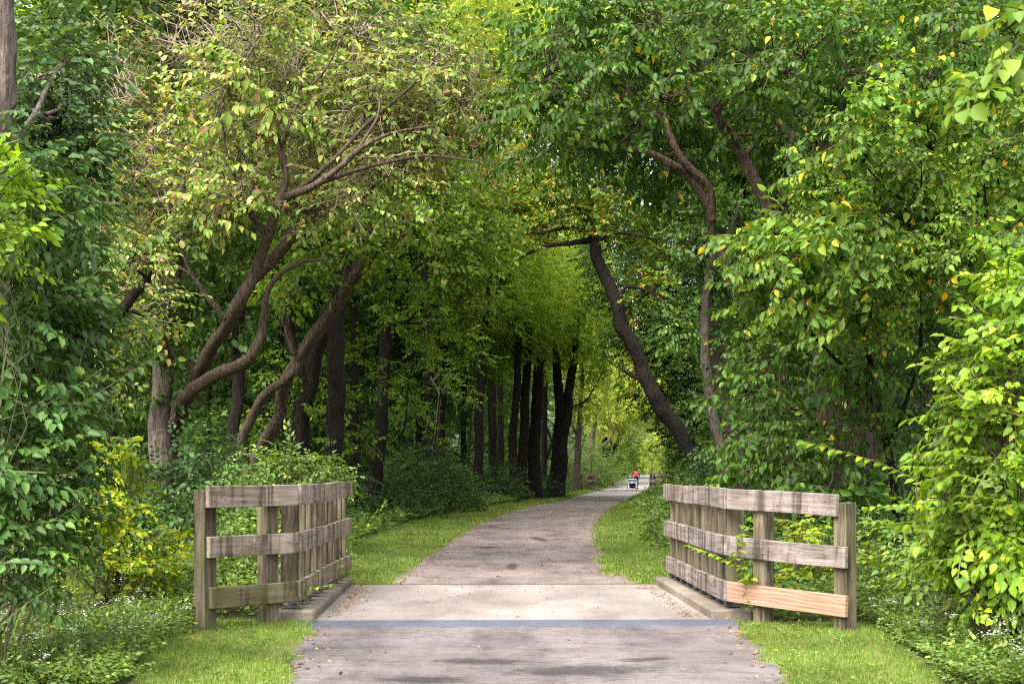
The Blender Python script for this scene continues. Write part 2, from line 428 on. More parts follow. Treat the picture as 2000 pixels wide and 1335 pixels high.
cy = SC.cycles; cy.max_bounces = 8; cy.diffuse_bounces = 4; cy.glossy_bounces = 2; cy.transmission_bounces = 6; cy.transparent_max_bounces = 4
cy.use_denoising = False; cy.filter_width = 1.1; cy.sample_clamp_indirect = 6; cy.caustics_reflective = False; cy.caustics_refractive = False

# ================================================================== ground, trail
EDGE = [(-2, -1.30, 1.62), (5, -1.33, 1.64), (8.57, -1.37, 1.66), (10.78, -1.57, 1.80), (11.8, -1.63, 1.86), (12.3, -1.6, 1.8), (15.9, -1.34, 1.42), (18.7, -1.34, 1.30), (21.5, -1.25, 1.37),
        (25, -1.16, 1.47), (34, -.85, 1.97), (44.5, -.16, 2.94), (54.7, 1.07, 4.06), (71, 3.05, 5.97), (92, 5.5, 8.75), (96, 5.9, 9.0), (120, 8.7, 11.6), (150, 12.4, 15.2), (200, 21, 24), (330, 60, 63)]
EY = np.array([e[0] for e in EDGE])
def XL(Y): return np.interp(Y, EY, [e[1] for e in EDGE])
def XR(Y): return np.interp(Y, EY, [e[2] for e in EDGE])
def XC(Y): return (XL(Y) + XR(Y)) / 2

def ground_mat():
    m, nt, N, L = newmat('forest_soil')
    geo = node(nt, 'ShaderNodeNewGeometry')
    n1 = noise(nt, geo.outputs['Position'], 1.1, 6, .6); n2 = noise(nt, geo.outputs['Position'], 26, 5, .7)
    r = ramp(nt, [(.3, (.035, .028, .016)), (.5, (.055, .06, .02)), (.7, (.07, .09, .022))]); L.new(n1.outputs[0], r.inputs[0])
    r2 = ramp(nt, [(.3, (.5, .5, .5)), (.7, (1.3, 1.3, 1.2))]); L.new(n2.outputs[0], r2.inputs[0])
    bsdf_out(nt, mixc(nt, 1, r.outputs[0], r2.outputs[0], 'MULTIPLY'), .95, .15, n2.outputs[0], .8, .03); return m
def turf_mat():
    m, nt, N, L = newmat('mown_turf')
    geo = node(nt, 'ShaderNodeNewGeometry')
    n1 = noise(nt, geo.outputs['Position'], 1.6, 5, .6); n2 = noise(nt, geo.outputs['Position'], 60, 4, .7)
    r = ramp(nt, [(.3, (.12, .16, .045)), (.5, (.20, .225, .07)), (.66, (.27, .25, .11)), (.8, (.22, .165, .09))]); L.new(n1.outputs[0], r.inputs[0])
    r2 = ramp(nt, [(.3, (.55, .55, .5)), (.7, (1.25, 1.25, 1.2))]); L.new(n2.outputs[0], r2.inputs[0])
    bsdf_out(nt, mixc(nt, 1, r.outputs[0], r2.outputs[0], 'MULTIPLY'), .95, .1, n2.outputs[0], .8, .02); return m
def asphalt_mat(name, lo, mid, hi, stain=.5, pebble=1.0, crack=.6, spots=()):
    m, nt, N, L = newmat(name)
    geo = node(nt, 'ShaderNodeNewGeometry'); P = geo.outputs['Position']
    big = noise(nt, mapping(nt, P, (1.0, .55, 1)).outputs[0], 1.1, 6, .62)
    fine = noise(nt, P, 130, 3, .7); speck = noise(nt, P, 38, 4, .75)
    r = ramp(nt, [(.32, lo), (.5, mid), (.68, hi)]); L.new(big.outputs[0], r.inputs[0])
    r2 = ramp(nt, [(.3, (1 - .42 * pebble,) * 3), (.5, (1, 1, 1)), (.72, (1 + .3 * pebble,) * 3)]); L.new(fine.outputs[0], r2.inputs[0])
    c = mixc(nt, 1, r.outputs[0], r2.outputs[0], 'MULTIPLY')
    rs = ramp(nt, [(.33, (.42, .40, .40)), (.43, (1, 1, 1)), (.62, (1, 1, 1)), (.7, (1.22, 1.2, 1.15))]); L.new(speck.outputs[0], rs.inputs[0])
    c = mixc(nt, .6 * pebble, c, rs.outputs[0], 'MULTIPLY')
    st = noise(nt, mapping(nt, P, (1.3, .42, 1)).outputs[0], 1.25, 7, .66)          # dark worn streaks across the trail
    rt = ramp(nt, [(.33, (.34, .34, .36)), (.44, (.72, .72, .74)), (.52, (1, 1, 1)), (.68, (1.18, 1.16, 1.14))]); L.new(st.outputs[0], rt.inputs[0])
    c = mixc(nt, stain, c, rt.outputs[0], 'MULTIPLY')
    ck = noise(nt, mapping(nt, P, (.35, 1.3, 1)).outputs[0], .9, 7, .68)
    rk = ramp(nt, [(.488, (1, 1, 1)), (.5, (.3, .28, .27)), (.512, (1, 1, 1))]); L.new(ck.outputs[0], rk.inputs[0])
    c = mixc(nt, crack, c, rk.outputs[0], 'MULTIPLY')
    for (sx_, sy_, lx, ly, an) in spots:                       # old scrapes and oil marks, each with its own place and shape
        mp = node(nt, 'ShaderNodeMapping', vector_type='TEXTURE'); mp.inputs['Location'].default_value = (sx_, sy_, 0); mp.inputs['Rotation'].default_value = (0, 0, an); mp.inputs['Scale'].default_value = (lx, ly, 1)
        L.new(P, mp.inputs['Vector'])
        ln = node(nt, 'ShaderNodeVectorMath', operation='LENGTH'); L.new(mp.outputs[0], ln.inputs[0])
        rg = noise(nt, mapping(nt, P, (2.5, 7, 1)).outputs[0], 2.6, 9, .8)
        ad = node(nt, 'ShaderNodeMath', operation='MULTIPLY_ADD'); L.new(rg.outputs[0], ad.inputs[0]); ad.inputs[1].default_value = -2.6; L.new(ln.outputs['Value'], ad.inputs[2])
        mr = node(nt, 'ShaderNodeMapRange'); L.new(ad.outputs[0], mr.inputs[0]); mr.inputs[1].default_value = -.85; mr.inputs[2].default_value = -.5; mr.inputs[3].default_value = .8; mr.inputs[4].default_value = 0
        c = mixc(nt, mr.outputs[0], c, (.035, .032, .034))
    bsdf_out(nt, c, .88, .25, fine.outputs[0], .5, .004); return m
M_soil = ground_mat(); M_turf = turf_mat()
M_asph = asphalt_mat('worn_asphalt', (.180, .139, .125), (.235, .188, .170), (.295, .243, .221), .7, .85, .6, ((0, 19.2, .12, .9, 0), (.5, 27, .2, 1.4, .1), (-.4, 24, .35, .5, 0)))
M_conc = asphalt_mat('pale_trail_concrete', (.27, .235, .222), (.33, .292, .275), (.38, .345, .325), .25, .5, .2)
M_deck = asphalt_mat('bridge_concrete', (.215, .180, .160), (.285, .245, .220), (.365, .325, .30), .35, .55, .15)
M_kerb = asphalt_mat('kerb_concrete', (.16, .13, .10), (.25, .21, .165), (.33, .285, .23), .7, .8, .3)
M_joint = asphalt_mat('blue_grey_joint', (.085, .090, .118), (.115, .122, .158), (.145, .153, .195), .35, .5, 0)

ys = np.concatenate([np.linspace(-25, 20, 120), np.linspace(20.5, 160, 220), np.linspace(162, 900, 80)])
xs = np.concatenate([np.linspace(-600, -42, 24), np.linspace(-40, 40, 160), np.linspace(42, 600, 24)])
GX, GY = np.meshgrid(xs, ys)
GZ = rise(GY) - .016 + 0.0 * GX
away = np.clip((np.abs(GX - XC(GY)) - 3.4) / 6, 0, 1)
GZ = GZ + away * (.10 * np.sin(GX * .9 + GY * .31) + .08 * np.sin(GY * .7 - GX * .23) - .10)
V = np.stack([GX.ravel(), GY.ravel(), GZ.ravel()], 1); nx = len(xs); i = np.arange(len(ys) - 1)[:, None] * nx; j = np.arange(nx - 1)[None]
Q = np.stack([i + j, i + j + 1, i + nx + j + 1, i + nx + j], -1).reshape(-1, 4)
tag(link('ground', np_mesh('ground', V, Q), M_soil, smooth=True), kind='structure')
def strip_sheet(name, fl, fr, y0, y1, dy, z, mat, wob=.03, cols=7, seed=1):
    Y = np.arange(y0, y1 + 1e-6, dy); g = np.random.default_rng(seed)
    def wb():
        k = sum(np.sin(Y * f_ + g.uniform(0, 6)) / a for f_, a in ((1.3, 1.4), (3.1, 2), (7.7, 3), (17, 4)));  return wob * k
    l = fl(Y) + wb(); r_ = fr(Y) + wb(); t = np.linspace(0, 1, cols)
    X = l[:, None] * (1 - t) + r_[:, None] * t; Yg = np.repeat(Y[:, None], cols, 1)
    Z = np.broadcast_to(z + rise(Yg), X.shape) + np.zeros_like(X)
    V = np.stack([X.ravel(), Yg.ravel(), Z.ravel()], 1); i = np.arange(len(Y) - 1)[:, None] * cols; j = np.arange(cols - 1)[None]
    return link(name, np_mesh(name, V, np.stack([i + j, i + j + 1, i + cols + j + 1, i + cols + j], -1).reshape(-1, 4)), mat)
M_near = asphalt_mat('mauve_asphalt', (.135, .112, .109), (.190, .161, .155), (.255, .221, .211), .8, 1.0, .6, ((.42, 9.15, .75, .32, .25), (-.55, 8.75, .38, .25, 0), (-.2, 9.6, .5, .2, -.1), (.9, 9.7, .3, .15, .3)))
tag(strip_sheet('near_path', XL, XR, -6, 12.3, .12, 0, M_near, .035), kind='structure')
tag(strip_sheet('path', XL, XR, 12.3, 76, .12, 0, M_asph, .035, seed=2), kind='structure')
tag(strip_sheet('far_path', XL, XR, 74.5, 330, .4, .005, M_conc, .05, seed=3), kind='structure')
# mown turf under the grass blades
def LF(Y): return np.interp(Y, [-2, 8.5, 9.5, 11.1, 12.2, 12.5, 16, 17, 25, 34, 44, 54, 71, 92, 100, 120, 150, 200], [-2.1, -2.28, -2.45, -2.66, -2.75, -2.0, -2.1, -2.6, -2.85, -2.75, -1.95, -.55, 1.7, 4.2, 4.7, 7.3, 11, 19.5])
def RF(Y): return np.interp(Y, [-2, 8.5, 9.6, 12.0, 12.5, 16, 18.7, 25, 34, 44, 55, 71, 92, 100, 120, 150, 200], [2.5, 2.56, 2.72, 3.0, 2.0, 2.1, 2.3, 2.65, 3.25, 4.15, 5.2, 7.1, 10, 10.7, 12.9, 16.6, 25.5])
tag(strip_sheet('lawn', LF, RF, 2, 98, .15, -.008, M_turf, .08, 9, seed=5), kind='structure')

# ================================================================== bridge
B0 = np.array([.012, 12.22]); BH = R(1.5)
def bridge(loc, rz, label, z=0):
    root = empty('footbridge', (loc[0], loc[1], z), label, 'bridge', 'concrete trail bridges', rz)
    L_ = 3.80
    piece('deck', box_mesh('deck', 3.40, L_, .30, .003, off=(0, L_ / 2, -.143)), M_deck, root, (0, 0, 0))
    for s in (-1, 1):
        piece('kerb', box_mesh('kerb', .36, L_ + .02, .30, .02, off=(0, L_ / 2, -.057)), M_kerb, root, (s * (1.69 + .182), 0, 0))
    piece('joint_strip', box_mesh('joint_strip', 3.66, .46, .06, .004, off=(0, 0, 0)), M_joint, root, (.02, -.235, -.0225))
    piece('end_joint', box_mesh('end_joint', 3.40, .035, .06, .002), plain_mat('dark_joint_filler', (.05, .045, .045)), root, (0, L_ + .02, -.020))
    return root
bridge(B0, BH, 'short concrete trail bridge with kerbs and blue-grey joint strip in front')
FB = (7.05, 92.6); FBH = R(-5.5)
bridge(FB, FBH, 'distant pale concrete bridge under the cyclist with trailer')

M_wl = wood_mat('weathered_grey_wood', (.33, .268, .215), (.45, .38, .32), (.17, .135, .105), .10)
M_wr = wood_mat('weathered_purple_grey_wood', (.27, .228, .205), (.39, .34, .31), (.14, .115, .103))
M_wg = wood_mat('mossy_wood', (.165, .137, .08), (.25, .215, .135), (.075, .062, .036), .75)
M_wt = wood_mat('weathered_tan_wood', (.32, .265, .19), (.44, .375, .285), (.17, .135, .095), .15)
M_fresh = wood_mat('fresh_orange_lumber', (.44, .262, .185), (.52, .335, .245), (.35, .205, .14), fresh=True)
M_post = wood_mat('weathered_post_wood', (.18, .147, .103), (.28, .235, .17), (.09, .072, .05), .25, axis='Z')
M_postd = wood_mat('dark_post_wood', (.105, .086, .058), (.17, .143, .10), (.05, .04, .028), .45, axis='Z')
M_steel = plain_mat('galvanised_steel', (.09, .10, .12), .5, .5, .5)
def railing(loc, rz, s, wx, wy, label, fresh=False, z=0.0, dz=0.0):
    root = empty('wooden_railing', (loc[0], loc[1], z), label, 'railing', 'wooden railings at the bridges', rz)
    wood = M_wl if s < 0 else M_wr
    zs = [(1.07 + dz, .175), (.665 + dz, .17), (.262 + dz * .6, .17)]
    n = 10 if s < 0 else 9; skew = .10 if s < 0 else 0.0; sx = lambda y: s * (0 - skew * y / 4)
    for k in range(n):
        y = .13 + k * (3.55 / (n - 1)) + rnd.uniform(-.012, .012)
        h = 1.13 + dz - .215 + rnd.uniform(-.02, .01)
        po = piece('post', box_mesh('post', .145, .095, h, .004), M_post if k else M_postd, root, (s * 1.918 + sx(y), y, .205 + h / 2), (0, rnd.uniform(-.006, .006), 0))
        bm = box_mesh('post_base', .15, .105, .010, .001); b = bmesh.new(); b.from_mesh(bm)
        for q in (-1, 1):
            r_ = bmesh.ops.create_cube(b, size=1.0)
            for v in r_['verts']: v.co = Vector((v.co.x * .006 + q * .0765, v.co.y * .105, v.co.z * .16 + .075))
        b.to_mesh(bm); b.free()
        piece('post_base', bm, M_steel, po, (0, 0, -h / 2 - .090))
    for q, (zc, hh) in enumerate(zs):
        L_ = 3.98 - q * .06
        wd = wood if (s > 0 or q < 2) else M_wt
        o = piece('rail', box_mesh('rail', L_, .040, hh, .005, 24, .004), wd, root, (s * 1.822 + sx(L_ / 2), L_ / 2 - .01, zc), (0, 0, PI / 2 + s * skew / 4))
    c = Vector((s * 1.822, -.03)); e = Vector((wx, wy)); d = (e - c); Lw = d.length; d.normalize()
    nrm = Vector((-s * abs(d.y), -abs(d.x)))                      # towards the trail and the camera
    ang = math.atan2(d.y, d.x)
    for t, hh in ((.27, 1.13 + dz), (.955, (1.12 if s < 0 else 1.055) + dz)):
        p = c + d * (t * Lw) - nrm * .086
        piece('post', box_mesh('post', .128, .128, hh + .3, .005), M_post if (t < .5 or s > 0) else M_postd, root, (p.x, p.y, (hh - .3) / 2), (rnd.uniform(-.008, .008), 0, ang))
    for q, (zc, hh) in enumerate(zs):
        ext = (.03, .02, -.0)[q] if s < 0 else (-.04, .05, .05)[q]
        mat = wood
        if s < 0 and q == 2: mat = M_wg
        if fresh and q == 2: mat = M_fresh
        m_ = c + d * ((Lw + ext) / 2)
        drop = 0 if s < 0 else (-.022, -.020, -.012)[q]
        o = piece('rail', box_mesh('rail', Lw + ext - .035, .042, hh, .005, 8, .003), mat, root, (m_.x, m_.y, zc + drop), (0, 0 if s < 0 else .03, ang))
        if mat is M_fresh: o['label'] = 'fresh unweathered orange lower rail'
        if mat is M_wg: o['label'] = 'green mossy lower rail'
    return root
railing(B0, BH, -1, -2.44, -.80, 'weathered grey railing with mossy lower rail on the left kerb')
railing(B0, BH, 1, 2.555, -1.07, 'weathered railing with one fresh orange lower rail on the right kerb', fresh=True, dz=-.03)
railing(FB, FBH, -1, -2.52, -.80, 'tiny distant wooden railing beside a thin brown trunk')
railing(FB, FBH, 1, 2.69, -.80, 'tiny distant wooden railing half hidden by right-hand bushes')

# ================================================================== cyclist, bicycle, child trailer
M_skin = plain_mat('tanned_skin', (.33, .17, .11), .5, .3)
M_pink = plain_mat('coral_pink_fabric', (.78, .075, .115), .85, .2)
M_black = plain_mat('black_fabric', (.012, .012, .016), .8, .2)
M_hair = plain_mat('black_hair', (.008, .007, .007), .5, .4)
M_tyre = plain_mat('black_rubber', (.015, .015, .015), .8, .2)
M_alu = plain_mat('brushed_aluminium', (.55, .56, .6), .35, .5, .8)
M_white = plain_mat('white_trailer_fabric', (.80, .80, .86), .7, .3)
M_mesh = plain_mat('dark_mesh_fabric', (.022, .022, .03), .75, .2)
M_clear = plain_mat('clouded_window_vinyl', (.42, .45, .62), .3, .6, 0, .45, 9)
def wheel(name, parent, loc, rad, tw=.022):
    A = Acc(); a = np.linspace(0, 2 * PI, 29)[:-1]
    ring = np.stack([0 * a, np.cos(a) * rad, np.sin(a) * rad], 1); n = len(a); c = np.linspace(0, 2 * PI, 9)[:-1]
    rdir = ring / rad
    V = (ring[:, None, :] + np.cos(c)[None, :, None] * rdir[:, None, :] * tw + np.sin(c)[None, :, None] * np.array([tw, 0, 0])).reshape(-1, 3)
    i = np.arange(n)[:, None]; j = np.arange(8)[None]
    Q = np.stack([i * 8 + j, i * 8 + (j + 1) % 8, ((i + 1) % n) * 8 + (j + 1) % 8, ((i + 1) % n) * 8 + j], -1).reshape(-1, 4)
    A.add(V, Q)
    o = link(name, A.mesh(name), M_tyre, parent, True); o.location = loc
    S = Acc()
    for k in range(14):
        b = 2 * PI * k / 14; tube(S, [(0.012 * (-1) ** k, 0, 0), (0, math.cos(b) * rad * .97, math.sin(b) * rad * .97)], .003, 4, cap=False)
    tube(S, [(-.04, 0, 0), (.04, 0, 0)], .022, 8)
    rr = rad - tw * 1.1; a2 = np.linspace(0, 2 * PI, 29); tube(S, np.stack([0 * a2, np.cos(a2) * rr, np.sin(a2) * rr], 1), .011, 5, cap=False)
    link('rim', S.mesh('rim'), M_alu, o)
    return o
BK = np.array([8.30, 95.9, 0.0]); RS = .87
bike = empty('bicycle', BK, 'small black bicycle ridden away down the trail', 'bicycle', None, R(-4))
for y_ in (0, 1.03): wheel('wheel', bike, (0, y_, .345), .33)
A = Acc()
for a, b, r_ in (((0, .42, .27), (0, .28, .80), .018), ((0, .42, .27), (0, .88, .74), .02), ((0, .29, .75), (0, .87, .80), .018), ((.05, 0, .345), (.02, .30, .74), .011), ((-.05, 0, .345), (-.02, .30, .74), .011),
                 ((.06, 0, .345), (.03, .42, .27), .012), ((-.06, 0, .345), (-.03, .42, .27), .012), ((.05, 1.03, .345), (.03, .89, .74), .014), ((-.05, 1.03, .345), (-.03, .89, .74), .014), ((0, .885, .72), (0, .84, .98), .016)):
    tube(A, [a, b], r_, 8)
link('frame', A.mesh('frame'), plain_mat('dark_bike_paint', (.03, .03, .04), .35, .5), bike, True)
A = Acc(); q, qr = smooth_line([(-.31, .70, 1.03), (-.2, .78, 1.03), (0, .84, .99), (.2, .78, 1.03), (.31, .70, 1.03)], [.014] * 5, 5); tube(A, q, qr, 8); link('handlebar', A.mesh('handlebar'), M_tyre, bike, True)
A = Acc(); q, qr = smooth_line([(0, .12, .865), (0, .2, .87), (0, .3, .86), (0, .40, .855)], [.055, .07, .04, .022], 5); tube(A, q * np.array([1, 1, 1]), qr, 10); link('saddle', A.mesh('saddle'), M_tyre, bike, True)
A = Acc(); tube(A, [(-.06, .42, .27), (.06, .42, .27)], .02, 8)
for s, dy, dz_ in ((1, .10, -.13), (-1, -.10, .13)):
    tube(A, [(s * .06, .42, .27), (s * .06, .42 + dy, .27 + dz_)], .012, 6); tube(A, [(s * .06, .42 + dy, .27 + dz_), (s * .15, .42 + dy, .27 + dz_)], .022, 6)
link('crank', A.mesh('crank'), M_alu, bike, True)

def skinned(name, verts, edges, mat, parent, levels=2):
    me = bpy.data.meshes.new(name); me.from_pydata([v[:3] for v in verts], edges, []); o = link(name, me, mat, parent)
    sk_ = o.modifiers.new('skin', 'SKIN'); sk_.use_smooth_shade = True
    if not me.skin_vertices: me.attributes  # layer is made by the modifier
    for k, v in enumerate(verts):
        rr = v[3]; me.skin_vertices[0].data[k].radius = rr if isinstance(rr, tuple) else (rr, rr)
    me.skin_vertices[0].data[0].use_root = True
    sb = o.modifiers.new('subsurf', 'SUBSURF'); sb.levels = levels; sb.render_levels = levels
    return o
def rider_mesh():
    # one vertex per joint, seated on the saddle, leaning forward, hands on the bar, one foot down and one up
    v = [(0, .22, .97, (.15, .12)), (0, .27, 1.10, (.125, .10)), (0, .36, 1.27, (.15, .105)), (0, .43, 1.41, (.10, .075)), (0, .46, 1.47, .05), (0, .49, 1.53, .058), (0, .51, 1.61, (.078, .09)), (0, .51, 1.68, (.062, .07))]
    e = [(0, 1), (1, 2), (2, 3), (3, 4), (4, 5), (5, 6), (6, 7)]
    def chain(root, pts):
        prev = root
        for p in pts: v.append(p); e.append((prev, len(v) - 1)); prev = len(v) - 1
        return prev
    for s in (-1, 1):
        h = chain(3, [(s * .17, .43, 1.39, .06), (s * .27, .50, 1.21, .043), (s * .285, .62, 1.11, .034), (s * .285, .70, 1.065, .026), (s * .285, .735, 1.05, .030)])
        for q in range(4): chain(h, [(s * (.262 + .017 * q), .772, 1.052, .009), (s * (.262 + .017 * q), .778, 1.022, .008)])
        chain(h, [(s * .25, .74, 1.03, .010), (s * .245, .755, 1.012, .009)])
    chain(0, [(.10, .26, .93, .095), (.115, .52, .62, .066), (.12, .47, .40, .05), (.12, .44, .20, .034), (.13, .50, .145, .036), (.13, .60, .135, .026)])
    chain(0, [(-.10, .28, .95, .095), (-.115, .62, .88, .066), (-.12, .47, .66, .05), (-.12, .30, .47, .034), (-.13, .36, .43, .036), (-.13, .46, .42, .026)])
    return v, e
per = empty('person', BK, 'cyclist seen from behind in a coral tank top and black shorts', 'person', None, R(-4))
bike.scale = per.scale = (RS, RS, RS); v, e = rider_mesh(); skinned('body', v, e, M_skin, per)
skinned('tank_top', [(0, .235, 1.02, (.165, .13)), (0, .27, 1.10, (.145, .118)), (0, .36, 1.27, (.17, .125)), (0, .425, 1.39, (.125, .092)), (.13, .425, 1.395, .066), (-.13, .425, 1.395, .066)], [(0, 1), (1, 2), (2, 3), (3, 4), (3, 5)], M_pink, per)
skinned('shorts', [(0, .225, .985, (.172, .14)), (.10, .27, .92, .108), (.112, .48, .67, .08), (.12, .46, .38, .056), (-.10, .29, .95, .108), (-.112, .60, .88, .08), (-.12, .47, .66, .058), (0, .24, 1.03, (.155, .125))], [(0, 1), (1, 2), (2, 3), (0, 4), (4, 5), (5, 6), (0, 7)], M_black, per)
skinned('hair', [(0, .505, 1.66, (.085, .095)), (0, .46, 1.62, (.078, .075)), (0, .42, 1.57, .05), (0, .395, 1.49, .03)], [(0, 1), (1, 2), (2, 3)], M_hair, per, 2)
skinned('shoe', [(.13, .46, .15, .043), (.13, .56, .135, .043), (.13, .66, .125, .03)], [(0, 1), (1, 2)], M_black, per, 1)
skinned('shoe', [(-.13, .32, .435, .043), (-.13, .42, .42, .043), (-.13, .52, .41, .03)], [(0, 1), (1, 2)], M_black, per, 1)

TR = np.array([7.93, 94.35, 0.0])
tr = empty('bike_trailer', TR, 'white and black child trailer towed behind the bicycle', 'bicycle trailer', None, R(-4))
tr.scale = (.93, .93, .82)
for s in (-1, 1): wheel('wheel', tr, (s * .37, .35, .27), .255, .018)
def shell_mesh(name, prof, hw, th):
    """a panel bent along a profile (y, z) with width 2 hw"""
    P = np.array([(0, a, b) for a, b in prof], float); n = len(P); T = np.gradient(P, axis=0); T /= np.linalg.norm(T, axis=1, keepdims=True)
    Nn = np.cross(T, (1, 0, 0)); V = []
    for x, o in ((-hw, 0), (hw, 0), (hw, th), (-hw, th)): V.append(P + np.array([x, 0, 0]) + Nn * o)
    V = np.stack(V, 1).reshape(-1, 3); i = np.arange(n - 1)[:, None] * 4; j = np.arange(4)[None]
    Q = np.stack([i + j, i + (j + 1) % 4, i + 4 + (j + 1) % 4, i + 4 + j], -1).reshape(-1, 4)
    Q = np.vstack([Q, [(0, 1, 2, 3)], [((n - 1) * 4 + 3, (n - 1) * 4 + 2, (n - 1) * 4 + 1, (n - 1) * 4)]])
    return np_mesh(name, V, Q)
link('canopy', shell_mesh('canopy', [(.02, .92), (.22, .97), (.5, .90), (.78, .62), (.92, .36)], .31, .02), M_white, tr)
link('window', shell_mesh('window', [(.0, .60), (.0, .74), (.02, .89)], .215, .018), M_clear, tr)
link('back_panel', shell_mesh('back_panel', [(.28, .20), (.10, .22), (.02, .30), (-.01, .45), (0, .60)], .225, .02), M_mesh, tr)
for s in (-1, 1):
    me = shell_mesh('side_panel', [(.04, .24), (.0, .55), (.03, .91)], .045, .02); o = link('side_panel', me, M_white, tr); o.location = (s * .27, 0, 0)
    A = Acc(); q, qr = smooth_line([(s * .31, .05, .93), (s * .32, .02, .6), (s * .32, .1, .28), (s * .32, .5, .25), (s * .30, .95, .3)], [.016] * 5, 5); tube(A, q, qr, 8); link('frame', A.mesh('frame'), M_white, tr, True)
    sd = box_mesh('side_wall', .012, .85, .30, .003); o = link('side_wall', sd, M_mesh, tr); o.location = (s * .30, .48, .40)
piece('floor', box_mesh('floor', .60, .85, .02, .004), M_mesh, tr, (0, .48, .23))
A = Acc(); tube(A, [(-.37, .35, .27), (.37, .35, .27)], .014, 8); link('axle', A.mesh('axle'), M_tyre, tr)
A = Acc(); q, qr = smooth_line([(.2, .92, .27), (.22, 1.2, .30), (.24, 1.52, .34)], [.014] * 3, 5); tube(A, q, qr, 8); link('tow_bar', A.mesh('tow_bar'), M_alu, tr, True)
A = Acc(); q, qr = smooth_line([(-.3, -.02, .93), (-.36, -.1, 1.06), (0, -.13, 1.09), (.25, -.1, 1.06), (.3, -.02, .93)], [.011] * 5, 5); tube(A, q, qr, 6); link('push_handle', A.mesh('push_handle'), M_tyre, tr, True)
A = Acc(); a2 = np.linspace(0, 2 * PI, 17); tube(A, np.stack([0 * a2, .9 + np.cos(a2) * .09, .10 + np.sin(a2) * .09], 1), .016, 6); tube(A, [(0, .9, .10), (0, .9, .27)], .01, 6); link('front_wheel', A.mesh('front_wheel'), M_tyre, tr, True)

# ================================================================== plants
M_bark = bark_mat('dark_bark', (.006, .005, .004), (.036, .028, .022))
M_bark2 = bark_mat('grey_brown_bark', (.055, .042, .035), (.24, .19, .16))
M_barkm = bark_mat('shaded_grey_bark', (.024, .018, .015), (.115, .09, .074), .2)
M_bark3 = bark_mat('brown_bark', (.038, .026, .019), (.175, .122, .09), .3)
M_twig = plain_mat('thin_twig', (.085, .06, .04), .85, .2)
M_ptwig = plain_mat('pale_twig', (.30, .235, .185), .85, .2)
M_gtwig = plain_mat('green_stem', (.12, .12, .05), .7, .3)
L_honey = leaf_mat('glossy_dark_leaf', [(0, (.030, .070, .022)), (.5, (.042, .095, .026)), (.85, (.06, .13, .03)), (1, (.10, .18, .035))], .45, .3, 1.2, .32)
L_blue = leaf_mat('bluish_leaf', [(0, (.045, .085, .045)), (.6, (.06, .12, .05)), (1, (.09, .16, .06))], .45, .3, 1.2, .32)
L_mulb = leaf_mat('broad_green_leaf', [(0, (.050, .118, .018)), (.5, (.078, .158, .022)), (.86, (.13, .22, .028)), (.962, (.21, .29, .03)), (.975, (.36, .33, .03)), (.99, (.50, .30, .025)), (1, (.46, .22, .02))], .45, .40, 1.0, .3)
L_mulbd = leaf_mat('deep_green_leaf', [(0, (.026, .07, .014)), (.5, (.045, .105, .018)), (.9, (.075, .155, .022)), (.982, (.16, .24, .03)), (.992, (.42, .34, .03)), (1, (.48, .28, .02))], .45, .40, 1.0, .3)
L_lime = leaf_mat('lime_leaf', [(0, (.085, .175, .015)), (.5, (.135, .25, .02)), (.9, (.20, .32, .025)), (1, (.34, .40, .03))], .45, .42, 1.2, .4)
L_fine = leaf_mat('mid_green_leaf', [(0, (.06, .125, .018)), (.6, (.098, .178, .024)), (.9, (.17, .25, .032)), (1, (.33, .30, .035))], .5, .42, .35, .35)
L_cent = leaf_mat('arch_green_leaf', [(0, (.135, .225, .045)), (.6, (.21, .31, .06)), (.93, (.31, .38, .075)), (1, (.42, .38, .075))], .5, .6, .25, .3)
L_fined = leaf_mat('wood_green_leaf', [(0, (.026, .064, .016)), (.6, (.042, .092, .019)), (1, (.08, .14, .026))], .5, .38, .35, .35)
L_yel = leaf_mat('yellow_green_leaf', [(0, (.17, .27, .05)), (.5, (.27, .35, .07)), (.85, (.37, .41, .09)), (1, (.5, .44, .11))], .5, .52, .3, .3, tint=(1.15, 1.15, .6))
L_gold = leaf_mat('golden_leaf', [(0, (.30, .33, .06)), (.6, (.46, .43, .10)), (1, (.55, .38, .10))], .5, .45, .3, .3, tint=(1.1, 1.1, .7))
L_pale = leaf_mat('fading_autumn_leaf', [(0, (.09, .165, .035)), (.5, (.155, .235, .05)), (.78, (.26, .31, .08)), (.9, (.36, .34, .15)), (.95, (.31, .20, .13)), (.97, (.14, .06, .05)), (1, (.36, .20, .06))], .6, .36, .8, .3)
L_oran = leaf_mat('orange_tinged_leaf', [(0, (.055, .12, .02)), (.6, (.09, .17, .022)), (.84, (.18, .24, .03)), (.9, (.40, .25, .04)), (1, (.48, .20, .05))], .5, .42, .4, .35)
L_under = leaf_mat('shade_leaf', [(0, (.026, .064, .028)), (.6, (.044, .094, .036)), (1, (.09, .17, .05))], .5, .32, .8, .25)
L_weed = leaf_mat('weed_leaf', [(0, (.055, .11, .03)), (.5, (.085, .15, .04)), (.9, (.14, .21, .05)), (1, (.28, .31, .06))], .5, .36, 1.2, .35)
L_ybush = leaf_mat('bright_yellow_leaf', [(0, (.10, .18, .015)), (.5, (.16, .24, .018)), (.85, (.26, .31, .022)), (1, (.38, .34, .03))], .5, .42, 1.5, .3)
L_grass = leaf_mat('grass_blade', [(0, (.085, .155, .035)), (.45, (.135, .215, .05)), (.78, (.21, .28, .075)), (.9, (.29, .29, .13)), (1, (.33, .26, .17))], .75, .4, .9, .1, 'LINEAR', (1.1, 1.1, .5))
